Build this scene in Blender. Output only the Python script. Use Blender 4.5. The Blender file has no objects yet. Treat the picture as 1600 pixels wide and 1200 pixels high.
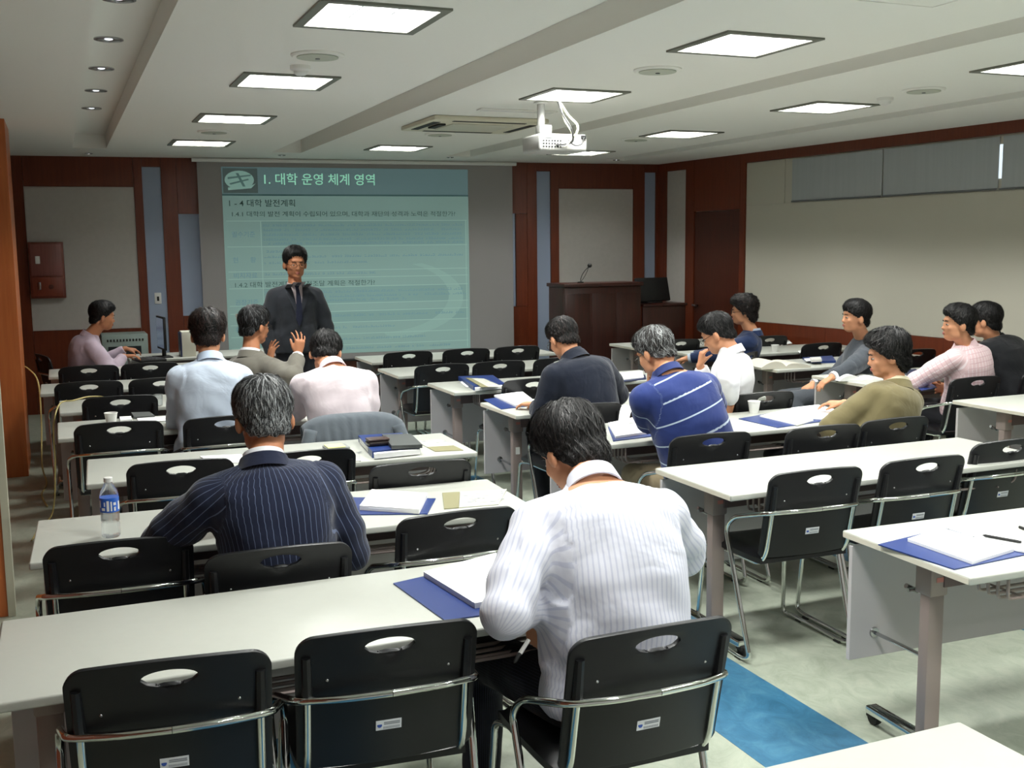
import bpy, bmesh, math, random
import numpy as np
from mathutils import Vector, Matrix, noise
from mathutils.bvhtree import BVHTree
R_ = math.radians
random.seed(7); rng = np.random.default_rng(7)
C = bpy.context.scene.collection
SC = bpy.context.scene

# ---------------------------------------------------------------- camera
F_PX, YAW, PITCH, ROLL, CAMZ = 1681.5, R_(22.706), R_(7.346), R_(-0.615), 1.73
_cy, _sy, _cp, _sp = math.cos(YAW), math.sin(YAW), math.cos(PITCH), math.sin(PITCH)
_w = Vector((_sy*_cp, _cy*_cp, -_sp)); _r0 = Vector((_cy, -_sy, 0)); _u0 = _r0.cross(_w)
_r = math.cos(ROLL)*_r0 + math.sin(ROLL)*_u0; _u = -math.sin(ROLL)*_r0 + math.cos(ROLL)*_u0
cam_d = bpy.data.cameras.new('camera'); cam = bpy.data.objects.new('camera', cam_d); C.objects.link(cam)
M_ = Matrix((( _r.x, _u.x, -_w.x, 0), (_r.y, _u.y, -_w.y, 0), (_r.z, _u.z, -_w.z, CAMZ), (0, 0, 0, 1)))
cam.matrix_world = M_
cam_d.sensor_width = 36; cam_d.lens = F_PX/1600*36; cam_d.clip_start = .05
SC.camera = cam
SC.view_settings.view_transform = 'Standard'; SC.view_settings.look = 'None'
SC.view_settings.gamma = 1; SC.view_settings.use_curve_mapping = False
SC.view_settings.exposure = 0.0
world = bpy.data.worlds.new('world'); SC.world = world; world.use_nodes = True
world.node_tree.nodes['Background'].inputs[0].default_value = (.55, .6, .58, 1)
world.node_tree.nodes['Background'].inputs[1].default_value = .15

def ray(px, py):
    return _w*F_PX + _r*(px-800) - _u*(py-600)
def at(px, py, Y):                 # the place seen at this pixel, at depth Y in the room
    d = ray(px, py); return Vector((0, 0, CAMZ)) + d*(Y/d.y)
def atz(px, py, z):                # the place seen at this pixel, at height z
    d = ray(px, py); return Vector((0, 0, CAMZ)) + d*((z-CAMZ)/d.z)

# ceiling light rows (centre y, watts) and columns (centre x)
LIGHT_ROWS = [(-1.2, 22), (.72, 26), (2.67, 27), (4.60, 28.5), (6.50, 27), (8.46, 16), (10.47, 3.4)]
LIGHT_COLS = [1.29, 3.18, 5.20]
CEIL = 2.70

# ---------------------------------------------------------------- materials
MATS = {}
def new_mat(name):
    m = bpy.data.materials.new(name); m.use_nodes = True
    return m, m.node_tree, m.node_tree.nodes['Principled BSDF']
def srgb(h):
    h = h.lstrip('#'); v = [int(h[i:i+2], 16)/255 for i in (0, 2, 4)]
    return tuple(((c/12.92) if c < .04045 else ((c+.055)/1.055)**2.4) for c in v) + (1,)
def mat(name, col, rough=.5, metal=0, spec=.5, var=0, vscale=8, bump=0, bscale=60, col2=None, emit=None, es=0, stretch=(1, 1, 1), trans=0, alpha=1, coat=0):
    if name in MATS: return MATS[name]
    m, nt, b = new_mat(name); c = srgb(col) if isinstance(col, str) else col
    b.inputs['Base Color'].default_value = c; b.inputs['Roughness'].default_value = rough
    b.inputs['Metallic'].default_value = metal; b.inputs['Specular IOR Level'].default_value = spec
    b.inputs['Coat Weight'].default_value = coat
    if trans: b.inputs['Transmission Weight'].default_value = trans; b.inputs['IOR'].default_value = 1.33
    if alpha < 1: b.inputs['Alpha'].default_value = alpha
    if emit:
        b.inputs['Emission Color'].default_value = srgb(emit); b.inputs['Emission Strength'].default_value = es
    if var or col2 or bump:
        tc = nt.nodes.new('ShaderNodeTexCoord'); mp = nt.nodes.new('ShaderNodeMapping'); mp.inputs['Scale'].default_value = stretch
        nt.links.new(tc.outputs['Object'], mp.inputs[0])
        if var or col2:
            n = nt.nodes.new('ShaderNodeTexNoise'); n.inputs['Scale'].default_value = vscale; n.inputs['Detail'].default_value = 6
            nt.links.new(mp.outputs[0], n.inputs['Vector'])
            mx = nt.nodes.new('ShaderNodeMix'); mx.data_type = 'RGBA'
            c2 = (srgb(col2) if isinstance(col2, str) else tuple(x*(1-var) for x in c[:3])+(1,))
            mx.inputs[6].default_value = c2; mx.inputs[7].default_value = c
            rp = nt.nodes.new('ShaderNodeMapRange'); rp.inputs[1].default_value = .35; rp.inputs[2].default_value = .65
            nt.links.new(n.outputs[0], rp.inputs[0]); nt.links.new(rp.outputs[0], mx.inputs[0]); nt.links.new(mx.outputs[2], b.inputs['Base Color'])
        if bump:
            n2 = nt.nodes.new('ShaderNodeTexNoise'); n2.inputs['Scale'].default_value = bscale; n2.inputs['Detail'].default_value = 3
            nt.links.new(mp.outputs[0], n2.inputs['Vector'])
            bp = nt.nodes.new('ShaderNodeBump'); bp.inputs['Strength'].default_value = bump; bp.inputs['Distance'].default_value = .02
            nt.links.new(n2.outputs[0], bp.inputs['Height']); nt.links.new(bp.outputs[0], b.inputs['Normal'])
    MATS[name] = m; return m

def cloth_mat(name, col, stripe=None, axis=0, period=.012, width=.3, soft=.15, rough=.85, soft2=None, axis2=None, period2=.05, width2=.1, bump=.25, amt=1.0):
    """woven cloth; stripes follow the garment through its 'weave' attribute (around, along)."""
    m, nt, b = new_mat(name); b.inputs['Roughness'].default_value = rough; b.inputs['Specular IOR Level'].default_value = .25
    b.inputs['Sheen Weight'].default_value = .15
    c = srgb(col); L = nt.links
    at_ = nt.nodes.new('ShaderNodeAttribute'); at_.attribute_name = 'weave'
    sx = nt.nodes.new('ShaderNodeSeparateXYZ'); L.new(at_.outputs['Vector'], sx.inputs[0])
    colsock = None
    def line(ax, per, wid):
        d = nt.nodes.new('ShaderNodeMath'); d.operation = 'DIVIDE'; d.inputs[1].default_value = per; L.new(sx.outputs[ax], d.inputs[0])
        f = nt.nodes.new('ShaderNodeMath'); f.operation = 'FRACT'; L.new(d.outputs[0], f.inputs[0])
        a = nt.nodes.new('ShaderNodeMath'); a.operation = 'SUBTRACT'; a.inputs[1].default_value = .5; L.new(f.outputs[0], a.inputs[0])
        ab = nt.nodes.new('ShaderNodeMath'); ab.operation = 'ABSOLUTE'; L.new(a.outputs[0], ab.inputs[0])
        mr = nt.nodes.new('ShaderNodeMapRange'); mr.inputs[1].default_value = wid/2*(1+soft); mr.inputs[2].default_value = wid/2*(1-soft)
        mr.inputs[3].default_value = 0; mr.inputs[4].default_value = amt; L.new(ab.outputs[0], mr.inputs[0]); return mr.outputs[0]
    prev = None
    if stripe:
        mx = nt.nodes.new('ShaderNodeMix'); mx.data_type = 'RGBA'; mx.inputs[6].default_value = c; mx.inputs[7].default_value = srgb(stripe)
        L.new(line(axis, period, width), mx.inputs[0]); prev = mx.outputs[2]
        if axis2 is not None:
            m2 = nt.nodes.new('ShaderNodeMix'); m2.data_type = 'RGBA'; L.new(prev, m2.inputs[6]); m2.inputs[7].default_value = srgb(soft2 or stripe)
            L.new(line(axis2, period2, width2), m2.inputs[0]); prev = m2.outputs[2]
    if prev: L.new(prev, b.inputs['Base Color'])
    else: b.inputs['Base Color'].default_value = c
    tc = nt.nodes.new('ShaderNodeTexCoord')
    n = nt.nodes.new('ShaderNodeTexNoise'); n.inputs['Scale'].default_value = 6; n.inputs['Detail'].default_value = 3; n.inputs['Distortion'].default_value = .8
    L.new(tc.outputs['Object'], n.inputs['Vector'])
    bp = nt.nodes.new('ShaderNodeBump'); bp.inputs['Strength'].default_value = bump; bp.inputs['Distance'].default_value = .05
    L.new(n.outputs[0], bp.inputs['Height']); L.new(bp.outputs[0], b.inputs['Normal'])
    return m

def wood_mat(name, c1, c2, rough=.35, vertical=True, spec=.5):
    m, nt, b = new_mat(name); L = nt.links
    tc = nt.nodes.new('ShaderNodeTexCoord'); mp = nt.nodes.new('ShaderNodeMapping'); mp.inputs['Scale'].default_value = (9, 9, .6) if vertical else (.6, 9, 9)
    L.new(tc.outputs['Object'], mp.inputs[0])
    n = nt.nodes.new('ShaderNodeTexNoise'); n.inputs['Scale'].default_value = 5; n.inputs['Detail'].default_value = 8; n.inputs['Distortion'].default_value = .4
    L.new(mp.outputs[0], n.inputs['Vector'])
    cr = nt.nodes.new('ShaderNodeValToRGB'); cr.color_ramp.elements[0].position = .3; cr.color_ramp.elements[1].position = .7
    cr.color_ramp.elements[0].color = srgb(c1); cr.color_ramp.elements[1].color = srgb(c2)
    L.new(n.outputs[0], cr.inputs[0]); L.new(cr.outputs[0], b.inputs['Base Color'])
    b.inputs['Roughness'].default_value = rough; b.inputs['Specular IOR Level'].default_value = spec
    MATS[name] = m; return m

WOOD = wood_mat('cherry_wood_veneer', '#5e2610', '#6d2f14', .4)
WOOD_P = wood_mat('orange_wood_veneer', '#b0602f', '#bd6c38', .35)
WOOD_D = wood_mat('dark_rosewood', '#2b0f09', '#3d160c', .35)
DOORW = wood_mat('door_veneer', '#421a0c', '#4d200f', .4)
PLASTER = mat('ceiling_plaster', '#efeee8', .95, spec=.2, bump=.02, bscale=200)
WALLP = mat('wall_panel_fabric', '#c4c0ba', .95, spec=.1, bump=.15, bscale=350, var=.04, vscale=20)
STRIPP = mat('blue_grey_panel', '#9fabc0', .8, spec=.2, bump=.1, bscale=300)
BLIND = mat('roller_blind', '#aeb3b4', .9, spec=.1, var=.05, vscale=4, stretch=(1, 6, .3))
TOPW = mat('table_laminate', '#b6b8b0', .35, spec=.4, var=.02, vscale=30)
EDGE = mat('table_edge_band', '#d9d3c4', .5)
PANELW = mat('modesty_panel_laminate', '#c4bfc0', .5)
LEGM = mat('taupe_powder_coat', '#9a8b86', .45, metal=.3)
BEAM = mat('brown_steel_shelf', '#6f5d5b', .45, metal=.2)
CHROME = mat('chrome', '#d9dcd8', .09, metal=1)
BLACKP = mat('black_chair_plastic', '#101114', .42, spec=.45, bump=.03, bscale=500)
BLACKF = mat('black_seat_vinyl', '#0d0d10', .35, spec=.5)
RUBBER = mat('black_rubber', '#0c0c0c', .6)
WHITEP = mat('white_paper', '#f4f5f4', .8, spec=.2)
PRINT = mat('paper_print_grey', '#8b9096', .8, spec=.2)
BLUEF = mat('navy_folder_vinyl', '#1b3370', .35, spec=.5)
DBLUE = mat('dark_blue_binder', '#131f48', .35)
WPLAST = mat('white_plastic', '#e6e6e2', .35)
ALU = mat('brushed_aluminium', '#b9babb', .25, metal=1)
GREYM = mat('grey_metal', '#77797b', .4, metal=.6)
SKIN = mat('skin', '#c98f6c', .55, spec=.35, var=.08, vscale=20)
SKIN2 = mat('skin_tan', '#b57a58', .55, spec=.35, var=.08, vscale=20)
LIP = mat('lips', '#9c5348', .5)
EYE = mat('dark_eye', '#15100e', .2)
HAIRB = mat('black_hair', '#0a090a', .6, spec=.3)
HAIRB2 = mat('black_hair_light', '#242120', .5, spec=.5)
HAIRG = mat('grey_hair', '#4a4c4e', .5, spec=.5)
HAIRG2 = mat('silver_hair', '#8f9293', .45, spec=.5)
HAIRBR = mat('dark_brown_hair', '#2a1a14', .45, spec=.5)

# ---------------------------------------------------------------- object helpers
def link(o, parent=None):
    C.objects.link(o)
    if parent is not None: o.parent = parent
    return o
def tag(o, label=None, cat=None, group=None, kind=None):
    if label: o['label'] = label
    if cat: o['category'] = cat
    if group: o['group'] = group
    if kind: o['kind'] = kind
    return o
def thing(name, label, cat, loc=(0, 0, 0), rot=0, group=None):
    o = bpy.data.objects.new(name, None); link(o); o.location = loc; o.rotation_euler = (0, 0, rot)
    o.empty_display_size = .1
    return tag(o, label, cat, group)
KIDS = {}
def dup(root, loc, rot, label, group=None, name=None):
    r = root.copy(); C.objects.link(r); r.location = loc; r.rotation_euler = (0, 0, rot)
    r['label'] = label
    if group: r['group'] = group
    if name: r.name = name
    for ch in root.children:
        c = ch.copy(); C.objects.link(c); c.parent = r
        for g in ch.children:
            d = g.copy(); C.objects.link(d); d.parent = c
    return r

class MB:
    """collects closed shapes for one mesh"""
    def __init__(s): s.v = []; s.f = []; s.m = []; s.mi = 0
    def add(s, vs, fs, mi=None):
        o = len(s.v); s.v += [tuple(v) for v in vs]; s.f += [tuple(i+o for i in f) for f in fs]; s.m += [s.mi if mi is None else mi]*len(fs)
    def box(s, a, b, mi=None, M=None):
        x0, y0, z0 = a; x1, y1, z1 = b
        vs = [(x0,y0,z0),(x1,y0,z0),(x1,y1,z0),(x0,y1,z0),(x0,y0,z1),(x1,y0,z1),(x1,y1,z1),(x0,y1,z1)]
        if M is not None: vs = [M @ Vector(v) for v in vs]
        s.add(vs, [(0,3,2,1),(4,5,6,7),(0,1,5,4),(1,2,6,5),(2,3,7,6),(3,0,4,7)], mi); return s
    def rbox(s, a, b, r=.004, seg=2, mi=None, M=None):
        bm = bmesh.new(); bmesh.ops.create_cube(bm, size=1)
        a = Vector(a); b = Vector(b)
        for v in bm.verts: v.co = Vector(((a[i]+b[i])/2 + v.co[i]*(b[i]-a[i]) for i in range(3)))
        bmesh.ops.bevel(bm, geom=bm.edges[:], offset=r, segments=seg, affect='EDGES', profile=.5)
        bm.verts.index_update(); vs = [v.co.copy() for v in bm.verts]
        if M is not None: vs = [M @ v for v in vs]
        s.add(vs, [[v.index for v in f.verts] for f in bm.faces], mi); bm.free(); return s
    def tube(s, pts, r, seg=8, caps=True, mi=None, closed=False):
        pts = [Vector(p) for p in pts]; n = len(pts); rr = r if isinstance(r, (list, tuple)) else [r]*n
        T = []
        for i in range(n):
            if closed: t = pts[(i+1) % n]-pts[i-1]
            else: t = pts[min(i+1, n-1)]-pts[max(i-1, 0)]
            T.append(t.normalized())
        ref = Vector((0, 0, 1)) if abs(T[0].z) < .9 else Vector((1, 0, 0))
        nrm = (ref - T[0]*ref.dot(T[0])).normalized(); vs = []
        for i in range(n):
            nrm = (nrm - T[i]*nrm.dot(T[i])).normalized(); bn = T[i].cross(nrm)
            for k in range(seg):
                a = 2*math.pi*k/seg; vs.append(pts[i] + (nrm*math.cos(a)+bn*math.sin(a))*rr[i])
        fs = []
        for i in range(n if closed else n-1):
            j = (i+1) % n
            for k in range(seg): fs.append((i*seg+k, i*seg+(k+1) % seg, j*seg+(k+1) % seg, j*seg+k))
        if caps and not closed: fs += [tuple(range(seg))[::-1], tuple((n-1)*seg+k for k in range(seg))]
        s.add(vs, fs, mi); return s
    def lathe(s, prof, seg=20, M=None, mi=None, c=(0, 0, 0)):
        vs = []; fs = []; n = len(prof)
        for r, z in prof:
            for k in range(seg):
                a = 2*math.pi*k/seg; vs.append(Vector((c[0]+r*math.cos(a), c[1]+r*math.sin(a), c[2]+z)))
        for i in range(n-1):
            for k in range(seg): fs.append((i*seg+k, i*seg+(k+1) % seg, (i+1)*seg+(k+1) % seg, (i+1)*seg+k))
        fs += [tuple(range(seg))[::-1], tuple((n-1)*seg+k for k in range(seg))]
        if M is not None: vs = [M @ v for v in vs]
        s.add(vs, fs, mi); return s
    def prism(s, poly, z0, z1, mi=None, M=None):
        n = len(poly); vs = [Vector((p[0], p[1], z0)) for p in poly]+[Vector((p[0], p[1], z1)) for p in poly]
        if M is not None: vs = [M @ v for v in vs]
        s.add(vs, [tuple(range(n))[::-1], tuple(range(n, 2*n))]+[(i, (i+1) % n, (i+1) % n+n, i+n) for i in range(n)], mi); return s
    def ball(s, c, rad, M=None, seg=12, rings=8, mi=None):
        vs = []; rad = Vector(rad) if hasattr(rad, '__len__') else Vector((rad,)*3); c = Vector(c)
        for i in range(1, rings):
            th = math.pi*i/rings
            for k in range(seg):
                ph = 2*math.pi*k/seg; vs.append(Vector((math.sin(th)*math.cos(ph)*rad.x, math.sin(th)*math.sin(ph)*rad.y, math.cos(th)*rad.z)))
        vs += [Vector((0, 0, rad.z)), Vector((0, 0, -rad.z))]
        if M is not None: vs = [M.to_3x3() @ v for v in vs]
        vs = [v+c for v in vs]; t, b = len(vs)-2, len(vs)-1; fs = []
        for i in range(rings-2):
            for k in range(seg): fs.append((i*seg+k, (i+1)*seg+k, (i+1)*seg+(k+1) % seg, i*seg+(k+1) % seg))
        for k in range(seg): fs.append((t, k, (k+1) % seg)); fs.append((b, (rings-2)*seg+(k+1) % seg, (rings-2)*seg+k))
        s.add(vs, fs, mi); return s
    def mesh(s, name, mats):
        me = bpy.data.meshes.new(name); me.from_pydata(s.v, [], s.f)
        for m in (mats if isinstance(mats, (list, tuple)) else [mats]): me.materials.append(m)
        if any(s.m): me.polygons.foreach_set('material_index', s.m)
        me.update(); return me
    def build(s, name, mats, parent=None, smooth=False, angle=35):
        me = s.mesh(name, mats); o = link(bpy.data.objects.new(name, me), parent)
        if smooth: shade(me, angle)
        return o
def shade(me, angle=35):
    me.polygons.foreach_set('use_smooth', [True]*len(me.polygons))
    if angle < 180:
        try: me.set_sharp_from_angle(angle=R_(angle))
        except Exception: pass
def structure(o): o['kind'] = 'structure'; return o
def arc(p0, p1, p2, r=.03, n=4):
    """round the corner p1 between p0 and p2"""
    p0, p1, p2 = Vector(p0), Vector(p1), Vector(p2)
    a = p1+(p0-p1).normalized()*r; b = p1+(p2-p1).normalized()*r
    return [a.lerp(p1, t).lerp(p1.lerp(b, t), t) for t in [i/n for i in range(n+1)]]
def rounded(pts, r=.03, n=4):
    out = [Vector(pts[0])]
    for i in range(1, len(pts)-1):
        rr = min(r, (Vector(pts[i])-Vector(pts[i-1])).length*.48, (Vector(pts[i])-Vector(pts[i+1])).length*.48)
        out += arc(pts[i-1], pts[i], pts[i+1], rr, n)
    return out+[Vector(pts[-1])]
def bez(p0, p1, p2, n=10):
    p0, p1, p2 = Vector(p0), Vector(p1), Vector(p2)
    return [p0.lerp(p1, t).lerp(p1.lerp(p2, t), t) for t in [i/n for i in range(n+1)]]
def catmull(P, n=6):
    P = [Vector(p) for p in P]; Q = [P[0]]+P+[P[-1]]; out = []
    for i in range(1, len(Q)-2):
        for k in range(n):
            t = k/n; a, b, c, d = Q[i-1], Q[i], Q[i+1], Q[i+2]
            out.append(.5*((2*b)+(c-a)*t+(2*a-5*b+4*c-d)*t*t+(3*b-3*c+d-a)*t**3))
    return out+[P[-1]]

# ================================================================ ROOM SHELL
YB = -3.2                                                        # back of the room, behind the camera
fw_y = lambda x: 12.35-.085*x                                    # front wall line
rw_x = lambda y: 6.92-.07298*(y-11.69)                           # right wall line
FA = math.atan(-.085)
LEFTX = -1.05
# floor with inlaid blue strips
fm, nt, b = new_mat('marbled_linoleum'); b.inputs['Roughness'].default_value = .35; b.inputs['Specular IOR Level'].default_value = .4
def marble(nt, b, ca, cb, cc):
    L = nt.links; tc = nt.nodes.new('ShaderNodeTexCoord'); mp = nt.nodes.new('ShaderNodeMapping'); mp.inputs['Scale'].default_value = (1.4, 1, 1)
    L.new(tc.outputs['Object'], mp.inputs[0])
    n = nt.nodes.new('ShaderNodeTexNoise'); n.inputs['Scale'].default_value = 7; n.inputs['Detail'].default_value = 10; n.inputs['Roughness'].default_value = .7; n.inputs['Distortion'].default_value = 1.2
    L.new(mp.outputs[0], n.inputs['Vector'])
    cr = nt.nodes.new('ShaderNodeValToRGB'); e = cr.color_ramp.elements; e[0].position = .32; e[0].color = srgb(ca); e[1].position = .68; e[1].color = srgb(cc)
    k = e.new(.5); k.color = srgb(cb); L.new(n.outputs[0], cr.inputs[0]); L.new(cr.outputs[0], b.inputs['Base Color'])
marble(nt, b, '#8b9383', '#9aa192', '#a6ab9c'); FLOORM = fm
bm_, nt, b = new_mat('blue_linoleum'); b.inputs['Roughness'].default_value = .35; b.inputs['Specular IOR Level'].default_value = .4
marble(nt, b, '#27546f', '#336583', '#46778f'); BLUEM = bm_
fl = MB(); fl.box((LEFTX-.3, YB, -.12), (8.3, 12.8, 0)); structure(fl.build('floor', FLOORM))
s_ = MB()
for x0, x1, y0, y1 in ((-1.0, -.86, YB, 12), (.26, .69, YB, 12.1), (2.07, 2.50, YB, 12), (2.50, 2.84, 6.3, 7.5), (3.88, 4.31, YB, 11.9), (5.69, 6.12, YB, 11.7)):
    st = MB(); st.box((x0, y0, -.01), (x1, y1, .0012)); o = st.build('trim_1' if x0 == .26 else 'trim_2', BLUEM); structure(o)

# ceiling with recessed troughs, light openings
TROUGH = [(.20, .50), (2.09, 2.39), (3.97, 4.26), (5.92, 6.18)]
TZ = 2.835; TYE = 11.3
LH = .25
holes = [(x-LH, x+LH, y-LH, y+LH) for x in LIGHT_COLS for y, _ in LIGHT_ROWS]
holes += [(a, b_, YB+.5, TYE) for a, b_ in TROUGH]
xs = sorted({LEFTX-.3, 8.3}.union(*[{h[0], h[1]} for h in holes])); ys = sorted({YB, 12.8}.union(*[{h[2], h[3]} for h in holes]))
cb = MB()
for i in range(len(xs)-1):
    for j in range(len(ys)-1):
        cx, cy = (xs[i]+xs[i+1])/2, (ys[j]+ys[j+1])/2
        if any(h[0] < cx < h[1] and h[2] < cy < h[3] for h in holes): continue
        cb.add([(xs[i], ys[j], CEIL), (xs[i+1], ys[j], CEIL), (xs[i+1], ys[j+1], CEIL), (xs[i], ys[j+1], CEIL)], [(0, 3, 2, 1)])
for a, b_ in TROUGH:
    y0, y1 = YB+.5, TYE
    cb.add([(a, y0, TZ), (b_, y0, TZ), (b_, y1, TZ), (a, y1, TZ)], [(0, 3, 2, 1)])
    for p, q in (((a, y0), (b_, y0)), ((b_, y0), (b_, y1)), ((b_, y1), (a, y1)), ((a, y1), (a, y0))):
        cb.add([(*p, CEIL), (*q, CEIL), (*q, TZ), (*p, TZ)], [(0, 1, 2, 3)])
cb.box((LEFTX-.3, YB, 2.95), (8.3, 12.8, 3.05))
structure(cb.build('ceiling', PLASTER))

def slab(name, x0, y0, x1, y1, z0, z1, t, m, parent=None, M=None):
    d = Vector((x1-x0, y1-y0, 0)).normalized(); n = Vector((-d.y, d.x, 0))*t
    mb = MB(); P = [Vector((x0, y0, 0)), Vector((x1, y1, 0)), Vector((x1, y1, 0))+n, Vector((x0, y0, 0))+n]
    mb.prism([(p.x, p.y) for p in P], z0, z1); return mb.build(name, m, parent)
# walls (front wall core stands behind its cladding)
wf = structure(slab('wall_front', LEFTX-.2, fw_y(LEFTX-.2)+.03, 7.6, fw_y(7.6)+.03, 0, 2.95, .12, WALLP))
wr = structure(slab('wall_right', rw_x(YB)+.03, YB, rw_x(12.4)+.03, 12.4, 0, 2.95, -.12, WALLP))
wl = structure(slab('wall_left', LEFTX, YB, LEFTX, 12.6, 0, 2.95, .12, WOOD))
wb = structure(slab('wall_back', LEFTX-.1, YB, 8.4, YB, 0, 2.95, -.12, WALLP))

# front wall cladding: u along the wall = world x, z up. Each veneer board a part.
def fpiece(name, x0, x1, z0, z1, t, m, y_off=0, par=None, label=None):
    """t proud of the wall core; y_off moves towards the room"""
    mb = MB(); P = [(x0, fw_y(x0)+.03-y_off), (x1, fw_y(x1)+.03-y_off), (x1, fw_y(x1)+.03-y_off-t), (x0, fw_y(x0)+.03-y_off-t)]
    mb.prism(P[::-1], z0, z1); o = mb.build(name, m, par if par is not None else wf)
    if label: o['label'] = label
    return o
FWP = dict(t=.03, m=WOOD)
fpiece('wood_board', LEFTX, -.28, 0, 2.70, **FWP)
fpiece('wood_board', -.277, .795, 2.39, 2.70, **FWP)
fpiece('wood_board', -.277, .795, .25, .885, **FWP)
fpiece('wood_board', -.277, .795, 0, .247, **FWP)
fpiece('wall_panel', -.277, .795, .888, 2.387, .012, WALLP, label='pale grey fabric wall panel at the left of the front wall')
fpiece('wood_board', .80, .885, 0, 2.70, **FWP)
fpiece('wall_strip', .888, 1.075, .30, 2.60, .012, STRIPP, label='narrow blue-grey upright strip left of the screen')
fpiece('wood_board', .888, 1.075, 2.603, 2.70, **FWP)
fpiece('wood_board', .888, 1.075, 0, .297, **FWP)
fpiece('wood_board', 1.078, 1.235, 0, 2.70, **FWP)
fpiece('wood_board', 1.238, 5.20, 2.105, 2.70, **FWP)
fpiece('wood_board', 1.238, 5.20, 0, 1.00, **FWP)
fpiece('wall_panel', 1.238, 1.50, 1.003, 2.102, .012, STRIPP)
fpiece('wall_panel', 1.503, 4.90, 1.003, 2.102, .012, STRIPP)
fpiece('wall_panel', 4.903, 5.055, 1.003, 2.102, .012, STRIPP)
fpiece('wood_board', 5.06, 5.20, 1.003, 2.102, **FWP)
fpiece('wood_board', 5.203, 5.325, 0, 2.70, **FWP)
fpiece('wall_strip', 5.328, 5.50, .30, 2.60, .012, STRIPP, label='narrow grey upright strip right of the screen')
fpiece('wood_board', 5.328, 5.50, 2.603, 2.70, **FWP)
fpiece('wood_board', 5.328, 5.50, 0, .297, **FWP)
fpiece('wood_board', 5.503, 5.605, 0, 2.70, **FWP)
fpiece('wood_board', 5.608, 6.58, 2.40, 2.70, **FWP)
fpiece('wood_board', 5.608, 6.58, 0, .875, **FWP)
fpiece('wall_panel', 5.608, 6.58, .878, 2.397, .012, WALLP, label='pale grey fabric wall panel behind the lectern')
fpiece('wood_board', 6.583, 6.73, 0, 2.70, **FWP)
fpiece('wall_strip', 6.733, 6.88, .30, 2.60, .012, STRIPP)
fpiece('wood_board', 6.733, 6.88, 2.603, 2.70, **FWP)
fpiece('wood_board', 6.733, 6.88, 0, .297, **FWP)
fpiece('wood_board', 6.883, 6.93, 0, 2.70, **FWP)
# right wall cladding: v along the wall = world y
def rpiece(name, y0, y1, z0, z1, t, m, par=None, off=0, label=None):
    mb = MB(); g = lambda y: rw_x(y)+.03-off
    P = [(g(y0), y0), (g(y1), y1), (g(y1)-t, y1), (g(y0)-t, y0)]
    mb.prism(P, z0, z1); o = mb.build(name, m, par if par is not None else wr)
    if label: o['label'] = label
    return o
rpiece('wood_board', 11.60, 11.9, 0, 2.70, .03, WOOD)
rpiece('wall_panel', 11.20, 11.597, .90, 2.60, .012, WALLP)
rpiece('wood_board', 11.20, 11.597, 2.603, 2.70, .03, WOOD)
rpiece('wood_board', 11.20, 11.597, 0, .897, .03, WOOD)
rpiece('wood_board', 11.03, 11.197, 0, 2.70, .03, WOOD)
rpiece('wood_board', 10.19, 11.027, 2.10, 2.70, .03, WOOD)
rpiece('wood_board', 10.10, 10.187, 0, 2.70, .03, WOOD)
mb = MB(); g = lambda y: rw_x(y)+.03
mb.prism([(g(10.193), 10.193), (g(11.024), 11.024), (g(11.024)-.018, 11.024), (g(10.193)-.018, 10.193)], 0.01, 2.093)
d1 = structure(mb.build('door_1', DOORW))
mb = MB(); mb.rbox((-.02, -.012, -.012), (.0, .10, .012), .004); mb.rbox((-.05, -.012, -.012), (0, .012, .012), .003)
hd = mb.build('door_handle', ALU, d1, True); hd.location = (g(10.95)-.035, 10.93, 1.0)
YT = 1.0
yy = YB
for y1 in (-.8, 1.6, 4.0, 6.4, 8.8, 10.097):
    rpiece('wood_board', yy+.002, y1-.002, .665, .865, .03, WOOD); rpiece('wood_board', yy+.002, y1-.002, .10, .655, .024, WOOD); yy = y1
# top band above white panel, and window recess
yy = YB
for y1 in (1.6, 5.2, 10.097):
    rpiece('wood_board', yy+.002, y1-.002, 2.60, 2.70, .035, WOOD); yy = y1
structure(rpiece('baseboard_right', YB, 10.097, .0, .095, .032, WOOD_D))
bpy.data.objects['baseboard_right'].parent = None
# white wall face with an opening for the high window (9.48 .. YB, z 2.14..2.60)
WALLR = mat('cream_wall_panel', '#bfbcae', .95, spec=.1, bump=.1, bscale=350)
rpiece('wall_panel', YB, 10.097, .868, 2.137, .012, WALLR)
rpiece('wall_panel', 9.483, 10.097, 2.139, 2.597, .012, WALLR)
w1 = structure(rpiece('window_1', 6.70, 6.98, 2.24, 2.52, .004, mat('window_pane_daylit', '#c8d6dc', .1, emit='#dfeaf2', es=1.0), off=.0045)); w1.parent = None
rpiece('window_reveal', YB, 9.48, 2.14, 2.597, .004, WALLR, off=.0)
blinds = thing('roller_blinds', 'row of pale blue-grey roller blinds drawn over the high window on the right wall', 'blinds', (0, 0, 0))
edges = [9.37, 8.12, 6.84, 5.3, 4.0, 2.7, 1.4, 0, -1.5, -3.0]
for i in range(len(edges)-1):
    a, b_ = edges[i], edges[i+1]; gap = .03 if i == 2 else .012
    o = rpiece('blind', b_+.008, a-(.008 if i != 2 else .028), 2.15, 2.585, .006, BLIND, par=blinds, off=.012)
    mb = MB(); mb.tube([(rw_x(b_+.01)+.008, b_+.012, 2.152), (rw_x(a)+.008, a-.012, 2.152)], .008, 6); mb.build('bottom_rail', GREYM, o, True)

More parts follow.
